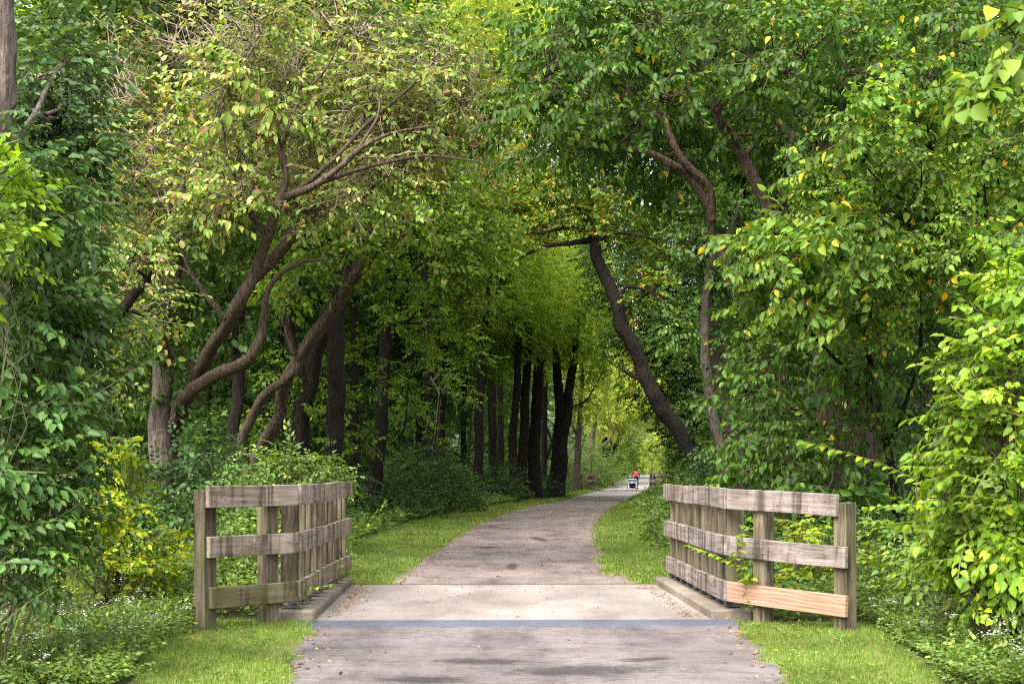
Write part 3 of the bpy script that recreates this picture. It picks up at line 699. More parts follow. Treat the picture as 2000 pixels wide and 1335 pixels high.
L_litter = leaf_mat('fallen_leaf', [(0, (.10, .05, .03)), (.45, (.20, .10, .05)), (.7, (.30, .16, .06)), (.88, (.42, .22, .04)), (1, (.50, .34, .05))], .7, .1, 1, .2)
M_petal = plain_mat('white_petal', (.72, .72, .66), .7, .2)
M_lilac = plain_mat('lilac_petal', (.42, .40, .58), .7, .2)

S_honey = Species(L_honey, .076, .55, 14, .42, .55, .4, twig=M_gtwig, pair=True, seed=1)
S_blue = Species(L_blue, .08, .62, 10, .4, .35, .4, twig=M_gtwig, seed=2)
S_mulb = Species(L_mulb, .097, .62, 11, .46, 1.15, .45, twig=M_twig, seed=3)
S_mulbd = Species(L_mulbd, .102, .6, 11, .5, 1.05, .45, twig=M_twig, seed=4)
S_vine = Species(L_mulb, .058, .7, 13, .36, .7, .5, twig=M_gtwig, seed=21)
S_lime = Species(L_lime, .072, .66, 12, .40, .6, .45, twig=M_gtwig, seed=5)
S_fine = Species(L_fine, .12, .55, 11, .55, .45, .5, far=True, seed=6)
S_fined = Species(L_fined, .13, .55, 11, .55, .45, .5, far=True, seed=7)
S_far = Species(L_fine, .17, .6, 12, .75, .45, .55, far=True, seed=8)
S_cent = Species(L_cent, .15, .6, 12, .7, .45, .55, far=True, seed=18)
S_yel = Species(L_yel, .14, .58, 12, .65, .5, .5, far=True, seed=9)
S_gold = Species(L_gold, .17, .6, 12, .75, .45, .5, far=True, seed=10)
S_pale = Species(L_pale, .085, .62, 8, .42, .5, .7, twig=M_ptwig, seed=11)
S_oran = Species(L_oran, .13, .62, 11, .6, .45, .5, far=True, seed=12)
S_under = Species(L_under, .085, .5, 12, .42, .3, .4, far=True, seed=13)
S_weed = Species(L_weed, .065, .55, 10, .3, .3, .5, seed=14)
S_ybush = Species(L_ybush, .065, .6, 12, .34, .35, .5, twig=M_gtwig, seed=15)
S_wood = Species(L_fined, .30, .6, 12, 1.2, .4, .6, far=True, seed=16)
S_woodl = Species(L_fine, .28, .6, 12, 1.2, .4, .6, far=True, seed=17)
S_low = Species(L_weed, .09, .5, 12, .42, .3, .4, far=True, seed=18)
def g0(px, Y): return ((px - 1000) / F * Y, Y)
def WB(L): return [(W(*b[:3]),) + tuple(b[3:]) for b in L]

# ------------------------------------------------------------------ left wood: trunks
tree('tree', 'straight grey-brown trunk wrapped with ivy above the left railing', 'tree',
     [(303, 1060, 20, 54), (306, 960, 20, 46), (316, 800, 20, 42), (322, 680, 20, 40), (342, 560, 20, 38), (352, 380, 20.3, 33), (330, 180, 20.6, 30), (336, 20, 21, 30), (350, -160, 21, 24)], 
     [[(336, 60, 21, 24), (365, -10, 21, 20), (400, -110, 21, 14)], [(328, 220, 20.6, 16), (270, 170, 20.5, 10), (200, 130, 20, 6)]],
     [(240, -60, 20, 1.3), (400, -90, 21, 1.4), (300, 40, 21, .9, 2), (180, 90, 20.5, .8, 2), (450, 30, 21.5, .9, 2)], S_fined, M_bark2,
     ivy=[(345, 640, 19.7, .42, S_mulbd), (318, 700, 19.7, .28, S_mulbd), (375, 590, 19.6, .4, S_mulbd), (300, 590, 19.6, .35, S_mulbd), (300, 775, 19.8, .22, S_mulbd), (340, 480, 19.8, .35, S_mulbd), (430, 420, 18.8, .5, S_mulbd), (480, 470, 18.6, .4, S_mulbd)])
pale = [(250, 340), (330, 270), (420, 180), (400, 330), (300, 430), (220, 460), (470, 310), (300, 60), (200, 160), (420, 60), (160, 260), (380, -20), (900, 160), (950, 300), (250, 120), (140, 380), (720, 200), (530, 60), (690, 230), (600, 360), (840, 120), (270, 240), (380, 250), (800, 250), (560, 130), (620, 220), (700, 150), (750, 240), (650, 300), (800, 190), (560, 300), (500, 230), (480, 60), (620, 50), (830, 300), (880, 230), (760, 330), (660, 380), (720, 60), (340, 350), (200, 560)]
tree('autumn_tree', 'sprawling tree with faded pinkish yellow crown and long limbs leaning to the trail', 'tree',
     [(322, 1010, 21, 32), (336, 850, 20.8, 30), (385, 735, 19.8, 28), (452, 615, 18.2, 25), (500, 530, 18, 22), (522, 460, 17.7, 20), (538, 405, 17.5, 19), (562, 384, 17.5, 17), (615, 362, 17, 14), (668, 322, 17, 12), (700, 292, 17, 10), (760, 262, 17, 7), (850, 245, 17, 4)],
     [[(545, 396, 17.5, 18), (557, 340, 17.5, 15), (548, 285, 17.5, 12), (528, 240, 17.5, 10), (512, 190, 17.5, 7), (505, 120, 17.5, 4)],
      [(462, 600, 18.6, 26), (520, 520, 18.6, 24), (575, 450, 18.5, 22), (612, 418, 18.5, 20), (660, 402, 18.2, 18), (700, 392, 18, 14), (745, 350, 18, 11), (800, 320, 18, 7), (900, 290, 18, 4)],
      [(338, 826, 20.6, 28), (380, 765, 19.8, 27), (440, 722, 18.8, 25), (488, 690, 18.4, 22), (515, 640, 18.4, 16), (528, 560, 18.4, 12), (585, 515, 18.3, 8), (640, 505, 18.2, 5)],
      [(690, 385, 18, 8), (715, 402, 17.9, 6), (722, 404, 17.9, 5)],
      [(565, 383, 17.5, 11), (640, 325, 17.4, 9), (715, 245, 17.4, 7), (790, 180, 17.4, 5), (860, 120, 17.4, 3)], [(618, 360, 17, 10), (720, 325, 17.2, 7), (830, 305, 17.3, 5), (935, 315, 17.3, 3)],
      [(550, 285, 17.5, 8), (585, 200, 17.4, 6), (640, 130, 17.4, 4), (680, 50, 17.4, 3)], [(520, 462, 17.7, 11), (470, 380, 17.4, 8), (440, 300, 17.4, 6), (425, 210, 17.4, 4), (380, 140, 17.4, 3)], [(700, 292, 17, 7), (740, 215, 17, 5), (735, 150, 17, 3)], [(440, 620, 18.2, 12), (380, 540, 18, 8), (330, 430, 17.8, 6), (280, 340, 17.6, 4)]],
     [(a, b, rng.uniform(17.4, 20.5), rng.uniform(.6, .95), .95) for a, b in pale] + [(410, 400, 17.2, .55, 2.2, S_mulbd), (470, 365, 17.2, .5, 2.2, S_mulbd), (455, 170, 17, .5, 2, S_mulbd), (540, 215, 17, .35, 2, S_mulbd)],
     S_pale, M_bark3, twk=5, tw0=.010, extra=M_ptwig, bare=11, gap=.12, shell=.2)
tree('small_tree', 'crooked dark branch leaning right beneath yellow leaves at the left', 'tree',
     [(120, 1060, 16.5, 26), (150, 780, 16.5, 24), (185, 680, 16.5, 22), (228, 615, 16.5, 21), (262, 575, 16.5, 20), (290, 545, 16.5, 15), (308, 515, 16.5, 8)],
     [[(286, 548, 16.5, 10), (282, 520, 16.5, 9), (284, 492, 16.5, 6)], [(160, 745, 16.5, 12), (100, 690, 16, 8), (60, 610, 16, 5)]],
     [(250, 500, 16.2, .33, 1.8, S_ybush), (310, 505, 16.3, .22, 1.5, S_ybush), (200, 620, 16.8, .5, 1.3), (290, 610, 17, .5, 1.2), (160, 560, 17, .5, 1.5), (210, 740, 17, .45, 1.2)], S_pale, M_bark, extra=M_ptwig, bare=3)
tree('tree', 'slim blackish trunk between the ivy-wrapped trunk and the curved one', 'tree',
     [(455, 990, 26, 26), (458, 880, 26, 25), (464, 740, 26, 23), (468, 620, 26, 20), (500, 480, 26, 16), (520, 300, 26, 12)], [[(466, 690, 26, 12), (430, 640, 26, 9), (390, 560, 26, 6)]],
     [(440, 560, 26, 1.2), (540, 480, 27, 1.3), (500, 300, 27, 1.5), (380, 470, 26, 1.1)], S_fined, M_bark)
tree('curved_tree', 'thin trunk curving to the right over the left railing', 'tree',
     [(470, 980, 24, 30), (500, 890, 24, 26), (540, 820, 23.6, 24), (552, 770, 23.4, 24), (585, 700, 23, 24), (640, 615, 22.6, 25), (690, 545, 22.2, 22), (735, 490, 21.8, 17), (770, 468, 21.5, 12), (800, 458, 21, 6)],
     [[(478, 905, 23.6, 22), (482, 840, 23.4, 18), (510, 775, 23.2, 17), (560, 735, 23, 17), (592, 698, 23, 16)], [(560, 640, 22.8, 12), (575, 690, 22.9, 14)], [(680, 560, 22.2, 12), (668, 510, 22.2, 10), (660, 460, 22, 7), (610, 430, 22, 5)], [(700, 530, 22, 10), (720, 440, 22, 7), (716, 380, 22, 4)]],
     [(610, 470, 22, .8, 1.5), (690, 440, 21.6, .8, 1.5), (770, 420, 21.4, .7, 1.5), (560, 530, 22.5, .7, 1.5), (720, 380, 22, .8, 1.4, S_oran)], S_fine, M_bark3, extra=M_ptwig, bare=3, gap=-.1)
tree('tree', 'stout dark trunk leaning right behind the curved one', 'tree',
     [(578, 1040, 30, 46), (584, 900, 30, 38), (598, 760, 30, 35), (632, 640, 30, 32), (672, 560, 30, 28), (705, 470, 30, 22), (730, 300, 30, 17)], [[(600, 750, 30, 24), (570, 660, 30, 20), (555, 560, 30, 14)]],
     [(640, 350, 31, 1.7), (760, 330, 31, 1.6), (560, 420, 31, 1.5), (700, 180, 31, 1.8), (580, 230, 31, 1.6)], S_fined, M_bark)
tree('tree', 'thick upright dark trunk behind the far end of the left railing', 'tree',
     [(642, 1030, 29, 42), (646, 900, 29, 35), (655, 760, 29, 33), (660, 620, 29, 31), (664, 540, 29, 29), (690, 380, 29, 23), (720, 200, 29, 18)], [[(668, 560, 29, 24), (705, 500, 29, 18), (745, 430, 29, 10)]],
     [(660, 320, 30, 1.4, 2), (780, 250, 30, 1.5, 2), (700, 100, 30, 1.8, 2.2)], S_fine, M_bark)
tree('tree', 'tall black trunk swelling at its foot right of the left railing', 'tree',
     [(718, 1010, 36, 46), (730, 960, 36, 32), (739, 880, 36, 27), (748, 760, 36, 25), (758, 640, 36, 23), (766, 520, 36, 21), (772, 480, 36, 22), (790, 300, 36, 18)], [[(768, 530, 36, 16), (800, 460, 36, 11), (850, 400, 36, 6)]],
     [(800, 380, 36, 1.8), (880, 440, 37, 1.7), (720, 420, 37, 1.6), (800, 180, 37, 2.2, 2, S_yel), (830, 500, 33, 1.1, 1.8, S_cent), (900, 570, 38, 1.0, 1.7, S_cent), (770, 600, 32, .5, 1.5, S_fine), (880, 420, 36, 1.5, 2, S_cent), (740, 560, 32, .6, 1.5, S_fine), (850, 640, 40, .8, 1.4, S_fine)], S_fine, M_bark)
tree('tree', 'lone slender trunk in the middle of the dark left wood', 'tree',
     [(935, 985, 56, 26), (934, 900, 56, 19), (937, 780, 56, 17), (940, 680, 56, 16), (948, 625, 56, 14), (952, 590, 56, 10), (960, 500, 56, 7)], [[(946, 640, 56, 8), (975, 560, 56, 6), (990, 500, 56, 4)]],
     [(950, 560, 56, 2.0), (1010, 520, 57, 2.2), (900, 600, 57, 1.8, 2.4), (960, 440, 57, 2.6)], S_cent, M_bark)
for px, Y, wd, top, lab in ((1004, 60, 17, 700, 'leftmost of three close dark trunks beside the trail bend'), (1022, 62, 21, 710, 'middle of three close dark trunks beside the trail bend'), (1046, 65, 24, 690, 'rightmost of three close dark trunks beside the trail bend')):
    b = rng.uniform(-4, 4)
    tree('tree', lab, 'tree', [(px - 4, 985, Y, wd * 1.5), (px - 2, 930, Y, wd), (px + b, 850, Y, wd * .93), (px + 5, 760, Y, wd * .85), (px + 8, top, Y, wd * .75), (px + 14, top - 180, Y, wd * .5)], [],
         [(px - 10, 610, Y + 1, 2.2), (px + 30, 540, Y + 1, 2.4), (px - 50, 650, Y + 2, 1.8)], S_cent, M_bark, 'three close dark trunks')
tree('forked_tree', 'large dark trunk forking into a V beside the trail', 'tree',
     [(1084, 978, 68, 46), (1088, 930, 68, 34), (1094, 870, 68, 30), (1097, 838, 68, 28), (1092, 780, 68, 20), (1088, 720, 68, 17), (1084, 600, 68, 12)], [[(1099, 850, 68, 24), (1108, 800, 68, 22), (1116, 740, 68, 19), (1122, 690, 68, 16), (1130, 600, 68, 10)]],
     [(1060, 610, 68, 2.6), (1140, 600, 68, 2.4), (1100, 500, 69, 3.0), (1140, 680, 68, 1.3, 1.8)], S_cent, M_bark)
tree('tree', 'thin sunlit brown trunk standing by the distant left railing', 'tree',
     [(1126, 962, 90, 15), (1128, 900, 90, 13), (1131, 840, 90, 11), (1134, 790, 90, 9), (1138, 720, 90, 6)], [[(1128, 850, 90, 6), (1115, 825, 90, 4), (1106, 810, 90, 3)]],
     [(1120, 790, 90, 1.5, 2, S_gold), (1150, 770, 90, 1.8, 2, S_yel), (1140, 690, 91, 2.4)], S_yel, M_bark3)
tree('tree', 'pale trunk with a hooked side branch behind the distant left railing', 'tree',
     [(1150, 950, 112, 14), (1154, 880, 112, 12), (1160, 830, 112, 9), (1168, 790, 112, 6)], [[(1156, 878, 112, 7), (1176, 870, 112, 7), (1192, 855, 112, 6), (1198, 838, 112, 5), (1190, 820, 112, 3)]],
     [(1175, 790, 112, 2.2), (1215, 800, 114, 2.4), (1190, 740, 114, 3.2), (1235, 760, 116, 3, 2.6, S_gold)], S_yel, M_bark2)

for px, Y, wd in ((232, 40, 16), (405, 38, 14), (520, 42, 16), (560, 52, 14), (690, 46, 16), (862, 58, 12), (905, 66, 11), (978, 74, 12)):
    q = rng.uniform(-10, 10); b0 = HZ + CAMH * F / Y
    tree('tree', 'slim dark trunk deep in the shade of the left wood', 'tree', [(px, b0 - 3, Y, wd * 1.3), (px + q * .2, 860, Y, wd), (px + q * .7, 700, Y, wd * .85), (px + q, 560, Y, wd * .7), (px + q * 1.6, 380, Y, wd * .4)],
         [[(px + q * .7, 700, Y, wd * .5), (px + q * .7 - q * 1.5, 620, Y, wd * .35), (px - q * 2, 540, Y, wd * .2)]], [(px + q * 1.4, 440, Y, 1.6, 2), (px - q * 2, 520, Y, 1.2, 1.8)], S_fined, M_bark, 'slim dark trunks in the left wood', twk=3, sides=7)
tree('dead_tree', 'small bare forked snag in the dark left wood', 'tree', [(842, 990, 47, 10), (848, 900, 47, 8), (856, 800, 47, 7), (858, 770, 47, 6), (840, 735, 47, 4)], [[(858, 775, 47, 5), (872, 750, 47, 4), (880, 720, 47, 2)], [(848, 742, 47, 4), (862, 718, 47, 2)]], [], S_fined, M_bark2, sides=7)
for px, Y, top in ((618, 32, 700), (694, 34, 690), (792, 42, 640), (838, 45, 720), (905, 50, 660), (972, 60, 700), (560, 30, 720), (765, 40, 760)):
    q = rng.uniform(-14, 14); b0 = HZ + CAMH * F / Y; k = 30 / Y
    tree('sapling', 'thin leafy sapling between the dark trunks of the left wood', 'tree', [(px, b0 - 3, Y, 6 * k), (px + q, 880, Y, 5 * k), (px + q * 2, top + 60, Y, 4 * k), (px + q * 2.5, top - 30, Y, 2 * k)], [],
         [(px + q * 2, top, Y, .55, 1.5), (px + q + 45 * k, top + 70 * k, Y, .5, 1.3), (px + q - 45 * k, top + 110 * k, Y, .5, 1.3), (px + 20 * k, top + 190 * k, Y, .45, 1.2)], S_fine, M_bark, 'saplings in the left wood', twk=3, tw0=.008, sides=5)
# ------------------------------------------------------------------ crowns over the middle of the trail
def canopy_tree(label, px, Y, wd, blobs, sp, bark=None, group='canopy trees', base=940):
    b0 = HZ + CAMH * F / Y
    pts = [(px, b0 - 4, Y, wd * 1.4), (px + 2, b0 - 90 * 30 / Y - 20, Y, wd), (px + rng.uniform(-8, 8), 620, Y, wd * .9), (px + rng.uniform(-14, 14), 400, Y, wd * .7), (px + rng.uniform(-20, 20), 120, Y, wd * .4)]
    return tree('tree', label, 'tree', pts, [], blobs, sp, bark or M_bark, group, twk=3, tw0=.02, sides=8)
canopy_tree('bright yellow-green crown at the top centre of the arch', 830, 50, 18, [(860, 100, 50, 2.6), (960, 60, 51, 2.7), (760, 40, 49, 2.4), (900, 220, 51, 2.4), (1010, 160, 52, 2.3), (850, -60, 50, 2.8), (1000, -60, 52, 2.8), (800, 180, 50, 2.0), (940, 330, 52, 2.0, 2.2), (760, 140, 46, 1.8), (900, 10, 46, 2.0), (1000, 80, 47, 1.8), (960, 260, 48, 1.6), (1060, 20, 48, 1.8)], S_yel)
canopy_tree('mid green crown filling the middle of the arch', 960, 75, 16, [(880, 470, 74, 3.2), (980, 430, 75, 3.3), (1060, 500, 76, 3.2), (930, 580, 75, 3.0), (1010, 610, 76, 2.8), (850, 620, 74, 2.7), (1090, 430, 77, 3.0), (960, 330, 77, 3.4)], S_cent)
canopy_tree('loose green crown hanging over the forked trunk', 1060, 88, 12, [(1100, 640, 86, 2.6), (1150, 620, 88, 2.6), (1050, 680, 86, 2.2), (1180, 690, 90, 2.2), (1130, 560, 88, 3)], S_cent)
canopy_tree('dense green crown right of the leaning trunk', 1420, 58, 18, [(1230, 520, 58, 2.3), (1300, 560, 58, 2.5), (1250, 640, 58, 2.0), (1330, 470, 59, 2.5), (1320, 660, 57, 2.2), (1240, 430, 60, 2.3), (1390, 560, 58, 2.6), (1280, 730, 58, 1.7), (1370, 700, 57, 2.0), (1325, 790, 57, 1.4), (1375, 810, 56, 1.6), (1340, 850, 58, 1.3), (1420, 780, 57, 1.8)], S_fined)
canopy_tree('green crown high above the faded autumn tree', 560, 38, 20, [(480, 20, 38, 2.4), (600, -40, 38, 2.4), (380, 120, 39, 2.2), (560, 160, 39, 2.2), (690, 60, 38, 2.0), (300, 0, 39, 2.3), (650, 250, 40, 2.0), (480, 280, 40, 2.0)], S_cent)
canopy_tree('olive crown behind the ivy-wrapped trunk', 220, 33, 16, [(200, 150, 33, 1.9), (120, 30, 33, 2.0), (300, 250, 34, 1.9), (180, 330, 33, 1.8), (60, 180, 34, 1.8), (260, 440, 34, 1.7), (420, 300, 35, 1.9), (140, 480, 33, 1.6), (350, 100, 32, 1.6)], S_cent)
canopy_tree('shadowy crown deep in the left wood', 820, 64, 22, [(820, 560, 62, 2.6), (740, 620, 62, 2.6), (880, 680, 64, 2.4), (680, 560, 60, 2.6), (600, 620, 58, 2.5), (780, 700, 62, 2.2)], S_fined)
canopy_tree('crown of the wood behind the slim blackish trunk', 500, 48, 22, [(480, 480, 48, 2.4), (400, 580, 47, 2.3), (560, 600, 48, 2.3), (330, 480, 46, 2.2), (460, 680, 47, 2.0), (640, 480, 50, 2.4)], S_fined)
canopy_tree('golden crown glowing above the distant bridge', 1180, 128, 10, [(1200, 770, 128, 3.2, 3, S_gold), (1240, 740, 130, 3.4, 3, S_yel), (1215, 700, 130, 3.6, 3, S_yel), (1270, 780, 130, 3.2, 3, S_gold), (1180, 820, 126, 2.2, 2.4)], S_yel)

# ------------------------------------------------------------------ right: trunks
tree('leaning_tree', 'dark leaning trunk arching left across the trail', 'tree',
     [(1382, 1012, 40, 40), (1364, 935, 40, 32), (1352, 892, 40, 29), (1326, 838, 40, 29), (1290, 795, 40, 31), (1266, 752, 40, 30), (1253, 706, 40, 28), (1238, 672, 40, 28), (1212, 632, 40, 26), (1202, 592, 40, 25), (1189, 550, 40, 24), (1166, 504, 40, 22), (1161, 468, 40, 22), (1142, 428, 40, 19), (1126, 392, 40, 14), (1088, 335, 40, 9), (1050, 290, 40, 5)],
     [[(1150, 470, 40, 12), (1110, 475, 40, 9), (1060, 482, 40, 7), (1010, 505, 40, 4)], [(1145, 450, 40, 9), (1100, 445, 40, 7), (1055, 455, 40, 5), (1000, 450, 40, 3)], [(1165, 470, 40, 8), (1210, 455, 40, 6), (1260, 462, 40, 4)], [(1140, 425, 40, 18), (1150, 400, 40, 12), (1185, 375, 40, 6)], [(1205, 590, 40, 8), (1225, 560, 40, 7), (1270, 570, 40, 5), (1320, 590, 40, 3)], [(1262, 742, 40, 10), (1238, 735, 40, 8), (1216, 722, 40, 5)]],
     [(1090, 380, 42, 1.4), (1010, 400, 42, 1.2), (1170, 340, 42, 1.4), (1060, 320, 43, 1.3), (1230, 400, 43, 1.3), (960, 390, 43, 1.1), (1280, 480, 43, 1.2), (1060, 440, 41, .7, 1.6), (1200, 400, 40.5, .8, 1.7), (1110, 395, 39.3, .55, 2), (1160, 380, 39.4, .5, 2), (1085, 350, 39.4, .6, 2), (1150, 415, 39.2, .45, 1.8), (1120, 440, 39.3, .3, 1.4), (1190, 470, 39.4, .3, 1.2), (1110, 330, 39.5, .6, 2), (1020, 480, 40, .5, 1.3), (960, 440, 40, .6, 1.3), (1230, 590, 40, .5, 1, S_oran), (1280, 560, 40.5, .7, 1.4, S_oran), (1235, 715, 41, .6, 1.5, S_fined)], S_oran, M_bark)
tree('tree', 'grey-brown trunk leaning left right of the arching one', 'tree',
     [(1450, 1000, 31, 36), (1436, 900, 31, 31), (1420, 790, 31, 30), (1398, 690, 31, 29), (1380, 560, 31, 28), (1362, 450, 31, 26), (1345, 340, 31, 24), (1340, 200, 31, 20)], [[(1378, 560, 31, 14), (1420, 470, 31, 10), (1450, 380, 31, 7)]],
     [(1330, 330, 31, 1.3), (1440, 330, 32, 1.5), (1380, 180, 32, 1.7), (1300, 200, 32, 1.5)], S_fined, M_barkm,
     ivy=[(1398, 640, 30.4, .55, S_mulbd, 1.1), (1370, 560, 30.4, .6, S_mulbd, 1.1), (1425, 760, 30.4, .45, S_mulbd, .9), (1440, 870, 30, .6, S_mulbd, 1.2), (1345, 430, 30.4, .7, S_mulbd, 1.0), (1330, 660, 30.6, .6, S_mulbd, 1.0), (1470, 700, 30, .7, S_mulbd, 1.2)])
tree('tree', 'thinner grey-brown trunk leaning beside its thicker twin', 'tree',
     [(1425, 1000, 30, 26), (1412, 900, 30, 22), (1398, 820, 30, 21), (1380, 740, 30, 20), (1376, 640, 30, 18), (1390, 500, 30, 14)], [],
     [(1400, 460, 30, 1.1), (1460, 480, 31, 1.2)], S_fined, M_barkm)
tree('tree', 'dark straight trunk half hidden in leaves behind the right railing', 'tree',
     [(1470, 1000, 34, 30), (1462, 800, 34, 26), (1455, 600, 34, 24), (1445, 400, 34, 22), (1440, 250, 34, 16)], [],
     [(1500, 380, 34, 1.6), (1430, 240, 35, 1.7), (1530, 560, 34, 1.5), (1490, 700, 34, 1.3)], S_fined, M_bark)
mul = [(1090, 60), (1130, 170), (1190, 90), (1250, 210), (1340, 70), (1390, 170), (1490, 90), (1550, 230), (1640, 70), (1700, 190), (1800, 90), (1850, 260), (1140, 250), (1065, 225), (1160, 20), (1450, 20), (1600, 330), (1760, 320), (1930, 150), (1940, 330), (1300, 290)]
tree('mulberry_tree', 'large broad-leaved tree spreading from the right over the trail', 'tree',
     [(1640, 1080, 18.5, 40), (1625, 900, 18.5, 36), (1590, 650, 18.4, 32), (1548, 500, 18.2, 27), (1505, 420, 18, 24), (1470, 350, 18, 23), (1450, 310, 18, 22), (1425, 262, 17.8, 20), (1402, 225, 17.6, 16), (1385, 160, 17.5, 10), (1370, 80, 17.5, 6)],
     [[(1430, 560, 18.5, 18), (1400, 470, 18.4, 17), (1390, 415, 18.3, 16), (1345, 350, 18.2, 15), (1310, 320, 18, 14), (1260, 295, 18, 11), (1200, 290, 17.8, 7), (1120, 288, 17.6, 4)],
      [(1392, 430, 18.3, 15), (1384, 370, 18.2, 13), (1350, 330, 18.1, 14), (1320, 290, 18, 14), (1296, 235, 18, 11), (1230, 205, 17.8, 6)],
      [(1585, 640, 18.6, 24), (1590, 420, 18.8, 22), (1565, 320, 18.8, 20), (1535, 260, 18.6, 17), (1500, 180, 18.5, 11), (1480, 90, 18.4, 6)],
      [(1450, 310, 18, 12), (1490, 240, 18, 9), (1480, 130, 18, 6)], [(1640, 560, 18.6, 20), (1700, 330, 18.6, 15), (1830, 200, 18.4, 10), (1860, 100, 18.4, 6)], [(1610, 420, 18.8, 14), (1660, 240, 18.8, 10), (1700, 120, 18.8, 6)]],
     [(a, b, rng.uniform(18.9, 20.4) if (b > 150 and 1130 < a < 1620) else rng.uniform(16.4, 18.6), rng.uniform(.6, 1.0), 2.6) for a, b in mul] + [(a, b, rng.uniform(15.6, 16.4), rng.uniform(.22, .42), 2.2, S_mulb) for a, b in [(1230, 230), (1340, 170), (1480, 150), (1620, 60), (1740, 150), (1400, 60), (1180, 130), (1090, 90), (1560, 120), (1850, 120), (1800, 230), (1060, 180), (1250, 60), (1900, 250), (1690, 260), (1560, 300), (1140, 200)]] + [(1650, 150, 20, 1.2, 3), (1850, 100, 20.5, 1.3, 3), (1750, 320, 20, 1.1, 3), (1900, 380, 20, 1.2, 3), (1620, 400, 20.5, .9, 3), (1850, 520, 19.5, .9, 3), (1980, 300, 21, 1.4, 3), (1740, 500, 20, .9, 3)], S_mulbd, M_bark3, twk=6, gap=.34)  # last list: rear leaf masses added as a roof to shade the hollow below
low = [(1750, 300), (1640, 430), (1800, 420), (1560, 480), (1500, 560), (1650, 520), (1870, 380), (1770, 530), (1570, 570), (1670, 590), (1940, 350), (1910, 500), (1480, 500), (1720, 370), (1970, 440), (1850, 550), (1560, 430), (1690, 470), (1700, 250), (1810, 230), (1900, 280), (1610, 330), (1990, 250), (1960, 180), (1760, 180)]
tree('mulberry_bush', 'sunlit broad-leaved tree with scattered orange leaves above the right railing', 'tree',
     [(1760, 1130, 16.5, 18), (1745, 950, 16.2, 15), (1715, 780, 15.8, 13), (1690, 640, 15, 11), (1700, 500, 15, 8)], [[(1735, 880, 16, 10), (1790, 720, 15.5, 8), (1800, 560, 15, 6)], [(1718, 800, 15.8, 9), (1620, 690, 15.4, 7), (1540, 600, 15, 5)], [(1880, 530, 14.6, 7), (1850, 512, 14.5, 10), (1810, 520, 14.5, 10), (1790, 540, 14.6, 7)]],
     [(a, b, rng.uniform(13.4, 15.4), rng.uniform(.3, .62), 3.2) for a, b in low] + [(1600, 500, 16.5, .6, 3), (1720, 560, 16.8, .6, 3), (1830, 560, 16.6, .6, 3), (1900, 430, 16.8, .7, 3)] + [(a, b, rng.uniform(13.6, 14.8), rng.uniform(.25, .42), 2.6, S_vine) for a, b in [(1880, 470), (1940, 540), (1820, 500), (1620, 380), (1740, 420), (1960, 300), (1580, 530), (1700, 610), (1800, 330)]], S_mulb, M_bark, twk=4, tw0=.008, gap=.3)
mid = [(1480, 830, 16.8, .5), (1560, 860, 16.4, .5), (1630, 900, 16, .45), (1530, 740, 17, .5), (1600, 980, 15.8, .45), (1600, 680, 16.8, .5), (1660, 780, 16.6, .4), (1480, 660, 17.4, .45), (1690, 980, 15.8, .42), (1490, 930, 17.2, .5), (1440, 740, 18, .4), (1700, 660, 16.6, .4), (1725, 720, 15.3, .28), (1690, 800, 15.5, .26), (1790, 690, 15.2, .26), (1745, 850, 15.8, .26), (1650, 730, 15.4, .3)]
shrub('bush', 'dusky broad-leaved bush just above the right railing', 'bush', g0(1590, 16.3), [(W(*b[:3]), b[3], 1.9) for b in mid], S_mulbd, M_bark3, nst=2)
shrub('bush', 'dark bush behind the shadowy hollow at the right', 'bush', g0(1830, 17.5), [(W(*b[:3]), b[3], 2.4) for b in [(1900, 660, 17, .6), (1780, 880, 19, .6), (1900, 880, 18.5, .7), (1800, 990, 17.5, .55), (1960, 760, 17.5, .6), (1780, 720, 20, .7), (1830, 1060, 16.6, .5), (1840, 790, 20.5, .8)]], S_under, M_bark3, nst=2)  # dark leaf colour puts the hollow's shade into the bush itself
shrub('lime_bush', 'bright lime-green bush at the right edge', 'bush', g0(1985, 9.6), [(W(*b[:3]), b[3], 2.8) for b in [(2010, 640, 9.6, .36), (1950, 720, 9.6, .32), (2000, 790, 9.4, .38), (1905, 830, 9.8, .33), (1960, 890, 9.4, .38), (1900, 940, 9.7, .36), (1995, 980, 9.2, .4), (1870, 1030, 9.9, .33), (1950, 1060, 9.4, .38), (2020, 1090, 9.2, .36), (1860, 790, 10, .2), (1890, 760, 9.9, .26), (1990, 560, 9.6, .28), (1840, 880, 10.1, .24), (1820, 960, 10.2, .24), (1935, 640, 9.9, .22), (1845, 1080, 10.1, .26)]], S_lime, M_twig, nst=2)
shrub('bush', 'green leafy bush below the lime-green one', 'bush', g0(1900, 10.6), [(W(*b[:3]), b[3], 2.5) for b in [(1850, 1090, 10.6, .3), (1930, 1110, 10.2, .3), (1800, 1060, 11.2, .3), (1990, 1140, 9.8, .3), (1770, 1120, 11.2, .25)]], S_weed, M_gtwig, nst=2)
B = Acc(); Wd = Acc()
arch(B, Wd, [W(1900, 1110, 10.4), W(1870, 1010, 10.6), W(1800, 945, 10.8), W(1720, 905, 11), W(1640, 880, 11.1), W(1570, 862, 11.2)], S_mulb, .075, .008, .95, .25)
arch(B, Wd, [W(1880, 1010, 10.6), W(1820, 990, 10.9), W(1760, 985, 11.1), W(1690, 990, 11.2)], S_lime, .06, .006, 1.1, .2)
rt = empty('arching_shoot', (*g0(1900, 10.4), 0), 'long arching shoot of big paired leaves reaching left over the right railing', 'branch')
o_ = np.array(rt.location); link('stem', Wd.mesh('stem', o_), [M_twig], rt, True); link('foliage', B.mesh('foliage', o_), [L_lime], rt)
